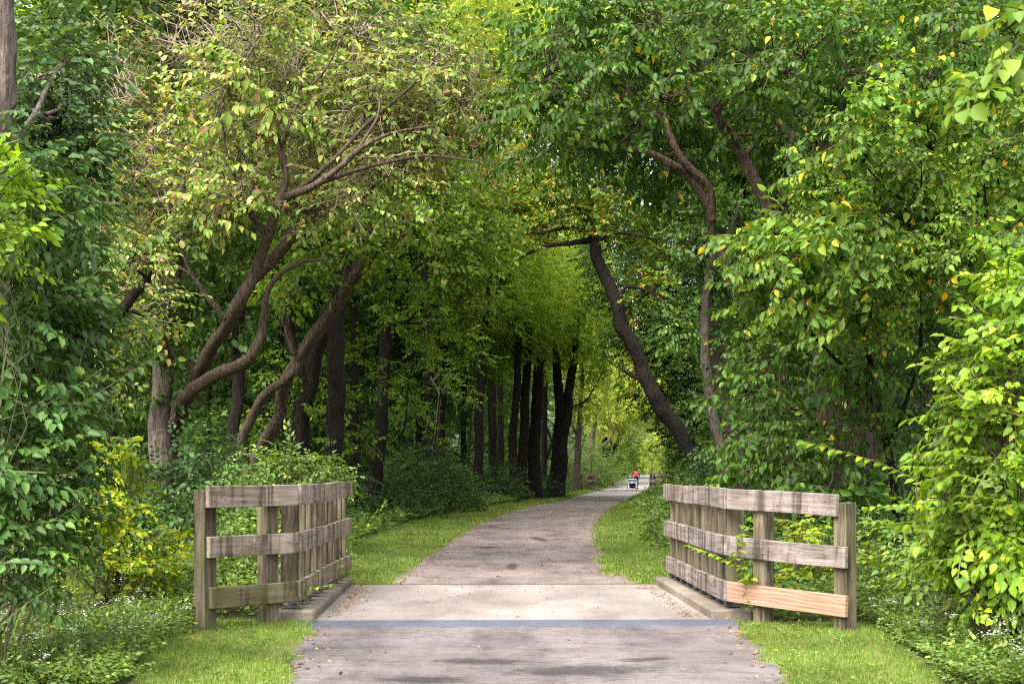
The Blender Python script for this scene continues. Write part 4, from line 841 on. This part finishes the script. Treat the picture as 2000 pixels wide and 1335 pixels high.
tree('maple_branch_tree', 'out-of-focus pale lime branch hanging in at the top right corner', 'tree',
     [(2860, 1100, 5.6, 70), (2850, 500, 5.6, 60), (2830, 120, 5.6, 52), (2840, -300, 5.6, 44)], [[(2835, 330, 5.6, 26), (2500, 150, 5.4, 18), (2200, 80, 5.3, 13), (2020, 100, 5.2, 8), (1960, 150, 5.2, 6), (1900, 190, 5.2, 4)], [(2300, 95, 5.3, 11), (2120, 20, 5.2, 9), (2020, 20, 5.2, 7), (1960, 60, 5.2, 4)]],
     [(1992, 50, 5.2, .10, 2.0), (1965, 110, 5.2, .08, 1.7), (1920, 170, 5.2, .06, 1.8), (1896, 192, 5.2, .04, 1.8), (2120, 40, 5.2, .16, 2), (2300, 80, 5.3, .2, 2), (2500, 60, 5.4, .3, 2), (2700, -60, 5.6, .45, 2)], Species(L_fine, .065, .8, 7, .2, .5, .5, twig=M_gtwig, seed=31), M_bark, twk=2, tw0=.003)

canopy_tree('tall green crown filling the sky at the upper right', 1700, 30, 18, [(1500, 60, 30, 1.8), (1650, 0, 30, 1.9), (1800, 60, 30, 1.9), (1940, 20, 30, 2), (1600, 180, 30, 1.8), (1750, 220, 31, 1.9), (1900, 200, 30, 1.9), (2000, 330, 30, 1.8), (1850, 380, 30, 1.8), (1400, 0, 31, 1.8), (1700, 380, 31, 1.8), (1960, 500, 29, 1.6), (1880, 620, 29, 1.5)], S_fine)
canopy_tree('olive crown high over the trail behind the broad-leaved tree', 1420, 42, 16, [(1180, 60, 42, 2.2), (1290, 20, 42, 2.2), (1240, 180, 43, 2.1), (1350, 140, 42, 2.2), (1110, 150, 43, 2.0), (1450, 250, 43, 2.1)], S_cent)
# ------------------------------------------------------------------ left foreground
hb = [(20, 330, 9, .42), (85, 400, 9.4, .42), (40, 500, 9, .45), (110, 560, 9.4, .42), (150, 470, 9.8, .3), (30, 640, 8.8, .45), (130, 670, 9.3, .38), (60, 760, 8.8, .45), (20, 880, 8.6, .42), (110, 860, 9.0, .35), (60, 980, 8.6, .38), (20, 1090, 8.4, .36), (120, 990, 9.2, .28), (100, 1080, 9.0, .25), (165, 600, 9.8, .25)]
hs = shrub('honeysuckle_bush', 'tall glossy dark green bush filling the left edge', 'bush', g0(-30, 9.2), [(W(*b[:3]), b[3], 2.7) for b in hb], S_honey, M_gtwig, nst=1)
B = Acc(); Wd = Acc()
for pts in ([(-20, 790, 8.6), (60, 660, 8.7), (120, 590, 8.8), (190, 530, 8.9), (260, 485, 9), (335, 450, 9)], [(-20, 880, 8.5), (90, 830, 8.6), (180, 775, 8.7), (250, 730, 8.8), (315, 690, 8.8)], [(-20, 960, 8.5), (80, 900, 8.6), (160, 860, 8.7), (230, 800, 8.8), (250, 785, 8.8)],
            [(-20, 1010, 8.4), (80, 960, 8.5), (170, 900, 8.6), (240, 850, 8.7)], [(-20, 720, 8.6), (60, 600, 8.7), (100, 520, 8.8), (150, 450, 8.8)], [(-20, 560, 8.6), (50, 480, 8.7), (110, 430, 8.8), (190, 400, 8.9)], [(-20, 1090, 8.3), (60, 1040, 8.4), (130, 1000, 8.5), (190, 960, 8.6)], [(0, 820, 8.4), (90, 790, 8.5), (200, 720, 8.6)]):
    arch(B, Wd, [W(*p) for p in pts], S_honey, .07, .005, 1.0, .65)
rt = empty('arching_shoots_bush', (*g0(-40, 8.5), 0), 'bush of long arching shoots with drooping paired leaves before the dark left bush', 'bush')
for _ in range(5):
    s0 = np.array([*g0(-40, 8.5), -.05]) + rng.normal(0, .05, 3) * (1, 1, 0); tube(Wd, wander(s0, W(-20, rng.uniform(560, 1000), 8.5), 7, .03), np.linspace(.014, .006, 7), 5, cap=False)
o_ = np.array(rt.location); link('stem', Wd.mesh('stem', o_), [M_gtwig], rt, True); link('foliage', B.mesh('foliage', o_), [L_honey], rt)
shrub('lime_bush', 'lime-green leafy top poking in at the far left edge', 'bush', g0(-60, 8.4), [(W(*q[:3]), q[3], 2.4) for q in [(5, 300, 8.4, .17), (45, 345, 8.5, .16), (10, 400, 8.4, .2), (40, 450, 8.5, .15), (-10, 480, 8.3, .2)]], S_lime, M_gtwig, nst=1, sr=.004)
tree('tree', 'small pale-leaved tree on a rough dark trunk at the top left corner', 'tree',
     [(-40, 1150, 10.6, 60), (-20, 700, 10.6, 56), (0, 240, 10.6, 46), (5, 120, 10.6, 42), (4, 0, 10.6, 40), (8, -200, 10.6, 34)], [[(2, 230, 10.6, 16), (25, 200, 10.6, 15), (28, 172, 10.6, 13)], [(4, 300, 10.7, 20), (70, 220, 11.5, 12), (110, 140, 12, 7)]],
     [(90, 130, 12, .38), (150, 190, 12.2, .38), (60, 220, 12, .38), (120, 260, 12.2, .4), (170, 300, 12.6, .36), (80, 320, 12.2, .4), (150, 380, 12.6, .36), (100, 60, 12.4, .3), (190, 130, 12.6, .25)], S_blue, M_bark2)
shrub('yellow_bush', 'bright yellow-green bush beside the left railing', 'bush', g0(215, 12.6), [(W(*b[:3]), b[3], 2.0) for b in [(235, 900, 12.6, .26), (200, 960, 12.4, .28), (255, 985, 12.6, .24), (170, 910, 12.8, .22), (215, 1050, 12.4, .26), (270, 900, 12.8, .14), (180, 1010, 12.3, .2), (290, 1060, 12.6, .22), (140, 980, 12, .24), (260, 1120, 12.2, .22), (320, 1120, 12.4, .2), (150, 1080, 11.8, .26), (340, 1060, 12.9, .16)]], S_ybush, M_gtwig)
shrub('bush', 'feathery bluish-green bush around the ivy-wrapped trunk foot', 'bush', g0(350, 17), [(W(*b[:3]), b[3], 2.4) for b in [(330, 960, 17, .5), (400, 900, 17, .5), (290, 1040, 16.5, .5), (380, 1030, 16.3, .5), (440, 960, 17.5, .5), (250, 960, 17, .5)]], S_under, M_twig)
shrub('bush', 'leafy green bush rising behind the left railing', 'bush', g0(560, 17), [(W(*b[:3]), b[3], 2.5) for b in [(540, 930, 17, .4), (600, 920, 17, .4), (480, 960, 16.6, .4), (640, 950, 17.5, .4), (560, 1000, 16.5, .45), (480, 1060, 16, .45), (600, 1060, 16.4, .45)]], S_weed, M_gtwig)
B = Acc(); Wd = Acc()
for a in ([(560, 960, 16.4), (563, 900, 16.4), (566, 815, 16.4)], [(497, 960, 16.2), (493, 920, 16.2), (488, 868, 16.2)]): arch(B, Wd, [W(*p) for p in a], S_honey, .06, .005, .8, .1)
rt = empty('tall_weed', (*g0(560, 16.3), 0), 'thin upright leafy stalks poking above the left railing', 'plant'); o_ = np.array(rt.location)
for q in (560, 497): tube(Wd, [np.array([*g0(q, 16.4), -.02]), W(q, 955, 16.4 if q < 650 else 17)], .005, 5, cap=False)
link('stem', Wd.mesh('stem', o_), [M_gtwig], rt, True); link('foliage', B.mesh('foliage', o_), [L_blue], rt)
shrub('bush', 'green bush seen through the left railing', 'bush', g0(480, 14.6), [(W(*b[:3]), b[3], 2.4) for b in [(450, 1060, 14.8, .34), (500, 1110, 14.4, .3), (430, 1130, 14.2, .3), (480, 1160, 13.8, .22), (530, 1060, 15, .3)]], S_weed, M_gtwig)
shrub('yellow_bush', 'yellow-leaved bush seen through the right railing', 'bush', g0(1570, 13.4), [(W(*b[:3]), b[3], 1.9) for b in [(1565, 1040, 13.4, .17), (1600, 1100, 13.3, .2), (1550, 1110, 13.4, .18), (1590, 1060, 13.6, .13), (1560, 1150, 13.2, .2), (1690, 1100, 13, .2)]], S_ybush, M_gtwig)
shrub('bush', 'deep green bush seen through the right railing', 'bush', g0(1560, 14.8), [(W(*b[:3]), b[3], 2.4) for b in [(1540, 1060, 14.8, .35), (1620, 1060, 14.6, .35), (1560, 1130, 14.2, .3), (1640, 1140, 14, .3), (1480, 1110, 14.4, .3), (1700, 1060, 14.4, .35), (1440, 1080, 14.8, .3)]], S_weed, M_gtwig)
# climbing vines on the railings
B = Acc(); Wd = Acc()
arch(B, Wd, [W(1480, 1190, 12.1), W(1465, 1130, 11.95), W(1440, 1080, 11.9), W(1450, 1030, 11.88), W(1462, 1005, 11.85)], S_mulb, .07, .005, 1.15, .55)
arch(B, Wd, [W(1455, 1110, 11.92), W(1420, 1095, 11.85), W(1390, 1080, 11.85), W(1350, 1066, 11.95)], S_mulb, .07, .004, .85, .3)
rt = empty('climbing_vine', (*g0(1480, 12.1), 0), 'vine with fresh green leaves climbing the right railing', 'vine'); o_ = np.array(rt.location)
link('stem', Wd.mesh('stem', o_), [M_gtwig], rt, True); link('foliage', B.mesh('foliage', o_), [L_lime], rt)
B = Acc(); Wd = Acc()
arch(B, Wd, [W(588, 1180, 12.6), W(600, 1150, 12.3), W(625, 1145, 12.15), W(655, 1138, 12.1)], S_mulb, .07, .004, .6, .3)
rt = empty('vine_sprig', (*g0(588, 12.6), 0), 'small sprig of bright leaves poking under the left railing', 'vine'); o_ = np.array(rt.location)
link('stem', Wd.mesh('stem', o_), [M_gtwig], rt, True); link('foliage', B.mesh('foliage', o_), [L_lime], rt)
# bushes along both edges of the trail
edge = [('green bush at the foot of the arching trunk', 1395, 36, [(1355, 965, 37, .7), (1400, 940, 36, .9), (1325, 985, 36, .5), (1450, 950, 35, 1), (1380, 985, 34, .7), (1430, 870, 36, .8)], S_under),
        ('sunny bush spilling onto grass before the distant right railing', 1330, 66, [(1318, 940, 66, .8), (1330, 900, 66, 1.0), (1304, 962, 62, .5), (1335, 955, 62, .8), (1345, 870, 68, 1.2), (1300, 885, 96, .9)], S_low),
        ('small bush on the grass verge left of the right railing', 1292, 24, [(1290, 1050, 24, .35), (1300, 1010, 25, .45), (1275, 1080, 23, .22), (1330, 990, 25, .5), (1310, 1080, 23.5, .3)], S_weed),
        ('pale yellow-green bush between the distant railing and the cyclist', 1185, 105, [(1175, 930, 104, 1.1), (1195, 935, 107, 1.0), (1165, 900, 106, 1.4), (1200, 910, 112, 1.3), (1122, 925, 102, 1.4), (1095, 925, 92, 1.2), (1140, 900, 110, 1.6)], S_low),
        ('light green bush closing the far end of the trail', 1272, 165, [(1272, 890, 165, 2.0), (1255, 900, 168, 1.7), (1290, 880, 160, 2.6)], S_yel),
        ('bluish bush on the bank beyond the cyclist', 1215, 135, [(1215, 895, 135, 1.8), (1228, 905, 145, 1.8), (1205, 870, 132, 2.4), (1235, 880, 150, 2.6)], S_far),
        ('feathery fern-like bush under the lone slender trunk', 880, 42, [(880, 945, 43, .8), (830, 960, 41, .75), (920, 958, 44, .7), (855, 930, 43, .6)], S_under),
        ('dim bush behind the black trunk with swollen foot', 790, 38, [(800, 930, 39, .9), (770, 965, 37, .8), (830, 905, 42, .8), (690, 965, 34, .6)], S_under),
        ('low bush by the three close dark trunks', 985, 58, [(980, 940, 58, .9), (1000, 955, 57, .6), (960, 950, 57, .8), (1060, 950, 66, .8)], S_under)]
for lab, px, Y, bl, sp in edge: shrub('bush', lab, 'bush', g0(px, Y), [(W(*b[:3]), b[3], 2.5) for b in bl], sp, M_twig, 'bushes along the trail', nst=1, ground=float(rise(Y)), sr=.02)

# ------------------------------------------------------------------ undergrowth, far wood
C = Acc()
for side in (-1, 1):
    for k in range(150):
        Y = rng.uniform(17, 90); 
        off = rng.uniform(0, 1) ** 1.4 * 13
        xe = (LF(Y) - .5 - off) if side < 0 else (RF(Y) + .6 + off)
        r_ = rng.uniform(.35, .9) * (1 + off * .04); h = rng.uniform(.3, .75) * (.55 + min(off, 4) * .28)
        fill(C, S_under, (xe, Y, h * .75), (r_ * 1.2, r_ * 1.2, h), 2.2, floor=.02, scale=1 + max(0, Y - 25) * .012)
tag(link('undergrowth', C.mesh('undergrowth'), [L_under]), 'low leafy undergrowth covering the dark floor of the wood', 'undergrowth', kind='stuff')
C = Acc()
for k in range(90):
    Y = rng.uniform(80, 190); side = -1 if k % 2 else 1
    h = rng.uniform(2, 20); clear = 3.0 if h < 6 else 4.5
    x = XC(Y) + side * (clear + 3 + rng.random() ** 1.2 * 32)
    fill(C, S_wood if k % 3 else S_woodl, (x, Y, h), rng.uniform(2.6, 4.2), 2.2, floor=.1)
for k in range(46):                                     # end of the view
    Y = rng.uniform(190, 230); x = XC(Y) + rng.uniform(-40, 30); h = rng.uniform(1, 24)
    fill(C, S_woodl, (x, Y, h), rng.uniform(3.5, 5), 2.2, floor=.1)
for k in range(60):                                     # depth of the wood on both sides, low and high
    Y = rng.uniform(40, 85); side = -1 if k % 2 else 1
    x = XC(Y) + side * (7 + rng.random() * 18); h = rng.uniform(2.0, 14)
    fill(C, S_wood, (x, Y, h), rng.uniform(2.0, 3.4), 2.2, floor=.1)
for k in range(150):                                    # the wood as seen between the near trunks
    px = rng.uniform(-120, 2120); Y = rng.uniform(62, 150); x = (px - 1000) / F * Y
    if abs(x - XC(Y)) < 6: continue
    fill(C, S_wood, (x, Y, rng.uniform(.5, 17)), rng.uniform(2.4, 3.8), 2.2, floor=.1)
for q in ((980, 850, 110), (1012, 800, 120), (1022, 880, 105), (955, 780, 115), (1000, 920, 100), (930, 880, 112), (1050, 830, 120), (1040, 900, 112)):
    fill(C, S_wood, W(*q), 3.0, 2.4, floor=.1)
for k in range(70):
    px = rng.choice([rng.uniform(-60, 900), rng.uniform(1420, 2060)]); Y = rng.uniform(28, 50) if not 520 < px < 1000 else rng.uniform(60, 74); x = (px - 1000) / F * Y
    fill(C, S_fined, (x, Y, rng.uniform(.5, 5.5)), rng.uniform(1.0, 1.7), 2.0, floor=.1)
for k in range(48):                                     # roof of leaves added over the near wood to keep overhead light out
    Y = rng.uniform(21, 62); side = -1 if k % 4 else 1
    x = XC(Y) + side * ((rng.uniform(3.4, 15) if Y < 34 else rng.uniform(6.5, 18)) if side < 0 else rng.uniform(6.5, 17)); h = rng.uniform(8.5, 15) * (1 + max(0, Y - 35) * .006)
    fill(C, S_wood, (x, Y, h), rng.uniform(1.8, 3.0), 2.2)
tag(link('distant_wood', C.mesh('distant_wood'), [L_fined]), 'mass of distant trees closing off the sky behind the trail', 'wood', kind='stuff')

# ------------------------------------------------------------------ grass, weeds, wildflowers, litter
def blades(acc, X, Y, H, Wd_, lean=.45):
    n = len(X); a = rng.uniform(0, 2 * PI, n); dx, dy = np.cos(a) * Wd_, np.sin(a) * Wd_
    b = rng.uniform(0, 2 * PI, n); lx, ly = np.cos(b) * H * lean * rng.random(n), np.sin(b) * H * lean * rng.random(n)
    z = rise(Y) - .012
    V = np.stack([np.stack([X - dx, Y - dy, z], 1), np.stack([X + dx, Y + dy, z], 1), np.stack([X + lx * .4 + dx * .7, Y + ly * .4 + dy * .7, z + H * .55], 1), np.stack([X + lx, Y + ly, z + H], 1)], 1)
    acc.add(V.reshape(-1, 3), np.arange(4 * n).reshape(n, 4))
G = Acc()
def lawn_patch(n, y0, y1, fl, fr, h, wd, over=.03):
    Y = y0 + (y1 - y0) * rng.random(n); l, r_ = fl(Y), fr(Y); X = l + (r_ - l) * rng.random(n)
    ns = gapnoise(np.stack([X, Y, 0 * X], 1), 1.1); keep = rng.random(n) < .8 + .35 * ns
    X, Y, ns = X[keep], Y[keep], ns[keep]; k = np.maximum(1, Y / 13) ** .7
    blades(G, X, Y, h * rng.uniform(.5, 1.3, len(X)) * (1 + .3 * ns) * k ** .5, wd * k)
wv = lambda Y, s: .05 * np.sin(Y * 5.1 + s) + .035 * np.sin(Y * 13 + s) + .02 * np.sin(Y * 31 + s)
lawn_patch(60000, 6, 12.15, LF, lambda Y: XL(Y) + wv(Y, 1), .035, .0028); lawn_patch(60000, 6, 11.95, lambda Y: XR(Y) - wv(Y, 2), RF, .035, .0028)
lawn_patch(70000, 15.95, 60, LF, lambda Y: XL(Y) + wv(Y, 3) * 1.3, .045, .0035); lawn_patch(55000, 15.95, 60, lambda Y: XR(Y) - wv(Y, 4) * 1.3, RF, .045, .0035)
lawn_patch(22000, 60, 130, LF, XL, .05, .004); lawn_patch(20000, 60, 130, XR, RF, .05, .004)
lawn_patch(1800, 17.5, 20.5, lambda Y: XR(Y) - .16 - .1 * np.sin(Y * 2.2), lambda Y: XR(Y) + .02, .05, .004)
tag(link('grass', G.mesh('grass'), [L_grass]), 'short mown yellow-green grass along both edges of the trail', 'grass', kind='stuff')
C = Acc()                                                # longer weeds where the mown grass meets the bushes
def weeds(n, y0, y1, fx, sp, h0, h1, sc=1.0, A_=None):
    Y = rng.uniform(y0, y1, n); X = fx(Y); H = rng.uniform(h0, h1, n)
    P = np.stack([X, Y, rise(Y) + H * .6], 1)
    Xd = unit(n) * (1, 1, .3) + (0, 0, .5); Z = unit(n) * .4 + (0, 0, 1)
    sp.place(C if A_ is None else A_, P, Xd, Z, sc * rng.uniform(.7, 1.2, n))
weeds(900, 8, 12.5, lambda Y: LF(Y) - np.abs(rng.normal(0, .35, len(Y))) - .02, S_weed, .03, .22, .6)
weeds(900, 8, 12.5, lambda Y: RF(Y) + np.abs(rng.normal(0, .35, len(Y))) + .02, S_weed, .03, .22, .6)
weeds(900, 12.3, 17, lambda Y: -2.9 - rng.random(len(Y)) * 3.5, S_weed, .05, .6); weeds(700, 12.3, 17, lambda Y: 3.0 + rng.random(len(Y)) * 3.5, S_weed, .05, .6); weeds(500, 12.2, 16.5, lambda Y: -2.0 - rng.random(len(Y)) * 1.2, S_weed, .03, .4); weeds(500, 12.0, 16.5, lambda Y: 2.1 + rng.random(len(Y)) * 1.3, S_weed, .03, .4)
weeds(1500, 16, 70, lambda Y: LF(Y) - np.abs(rng.normal(0, .5, len(Y))) + .1, S_low, .03, .35, 1.0)
weeds(1500, 16, 70, lambda Y: RF(Y) + np.abs(rng.normal(0, .5, len(Y))) - .1, S_low, .03, .4, 1.0)
weeds(420, 8, 12.1, lambda Y: LF(Y) + (XL(Y) - LF(Y)) * rng.random(len(Y)), S_weed, .0, .03, .28); weeds(420, 8, 12.0, lambda Y: XR(Y) + (RF(Y) - XR(Y)) * rng.random(len(Y)), S_weed, .0, .03, .28)
weeds(900, 16, 40, lambda Y: LF(Y) + (XL(Y) - LF(Y)) * rng.random(len(Y)), S_low, .0, .03, .35); weeds(700, 16, 40, lambda Y: XR(Y) + (RF(Y) - XR(Y)) * rng.random(len(Y)), S_low, .0, .03, .35)
tag(link('weeds', C.mesh('weeds'), [L_weed, M_gtwig]), 'ragged low weeds between mown grass and bushes', 'weeds', kind='stuff')
def flower_patch(name, label, n, x0, x1, y0, y1, lilac=0.0, hmax=.42, fl=.34):
    C = Acc(); 
    for _ in range(n):
        x, y = rng.uniform(x0, x1), rng.uniform(y0, y1); h = rng.uniform(.12, hmax) * (.6 + .4 * rng.random())
        top = np.array([x + rng.normal(0, .05), y + rng.normal(0, .05), h])
        tube(C, [np.array([x, y, -.02]), (np.array([x, y, 0]) + top) / 2 + rng.normal(0, .015, 3), top], [.003, .0025, .002], 4, 1, cap=False)
        m_ = rng.integers(8, 15); t = rng.uniform(.1, .95, m_)
        P = np.array([x, y, 0])[None] * (1 - t[:, None]) + top[None] * t[:, None]
        leaf1.place2(C, P, unit(m_) * (1, 1, .35), np.array([0, 0, 1.0]) + rng.normal(0, .3, (m_, 3)), rng.uniform(.03, .06, m_), .42, 0)
        if rng.random() < fl:
            pm = 3 if rng.random() < lilac else 2
            q = rng.integers(8, 22); sp_ = rng.uniform(.02, .055)
            P = top + rng.normal(0, 1, (q, 3)) * (sp_, sp_, sp_ * .35) + (0, 0, .05)
            for rot in (0, PI / 2):
                leaf1.place2(C, P - np.stack([np.full(q, math.cos(rot)), np.full(q, math.sin(rot)), np.zeros(q)], 1) * .006, np.tile([math.cos(rot), math.sin(rot), .1], (q, 1)), np.array([0, 0, 1.0]) + rng.normal(0, .35, (q, 3)), rng.uniform(.010, .018, q), .8, pm)
    return tag(link(name, C.mesh(name), [L_weed, M_gtwig, M_petal, M_lilac]), label, 'wildflowers', kind='stuff')
flower_patch('wildflowers', 'white and lilac wildflowers among weeds at the lower left', 1000, -4.4, -2.5, 8.2, 11.7, .3, .36, .10)
flower_patch('wildflowers', 'white wildflowers among weeds at the lower right', 1000, 2.9, 4.5, 8.2, 11.9, 0, .36, .16)
C = Acc()
def litter(n, X, Y, z, s0=.02, s1=.05):
    m_ = len(X); P = np.stack([X, Y, rise(Y) + z + .003], 1)
    a = unit(m_) * (1, 1, .12); leaf1.place2(C, P, a, np.array([0, 0, 1.0]) + rng.normal(0, .18, (m_, 3)), rng.uniform(s0, s1, m_), .6)
def edge_x(Y, n): 
    e = np.where(rng.random(n) < .5, XL(Y) + np.abs(rng.normal(0, .12, n)), XR(Y) - np.abs(rng.normal(0, .12, n))); return e
for n, y0, y1, zz in ((140, 8, 11.7, .002), (900, 16, 60, .002)):
    Y = rng.uniform(y0, y1, n); litter(n, edge_x(Y, n), Y, zz)
n = 560; Y = rng.uniform(16, 48, n); litter(n, XL(Y) + (XR(Y) - XL(Y)) * rng.random(n), Y, .002, .025, .06)
n = 50; Y = rng.uniform(8, 12, n); litter(n, XL(Y) + (XR(Y) - XL(Y)) * rng.random(n), Y, .004, .015, .035)
n = 60; Y = rng.uniform(12.3, 15.9, n); litter(n, rng.uniform(-1.6, 1.6, n), Y, .012, .02, .045)
for s in (-1, 1):
    n = 150; Y = rng.uniform(12.4, 15.9, n); litter(n, s * (1.62 - np.abs(rng.normal(0, .09, n))) - (Y - 12.2) * .026 + .01, Y, .012, .015, .04)
n = 260; Y = 10 + 40 * rng.random(n) ** 1.5; side = rng.random(n) < .5; litter(n, np.where(side, XL(Y) - rng.random(n) * 1.0, XR(Y) + rng.random(n) * .9), Y, .02, .02, .045)
tag(link('fallen_leaves', C.mesh('fallen_leaves'), [L_litter]), 'brown and orange fallen leaves scattered over trail and grass', 'fallen leaves', kind='stuff')
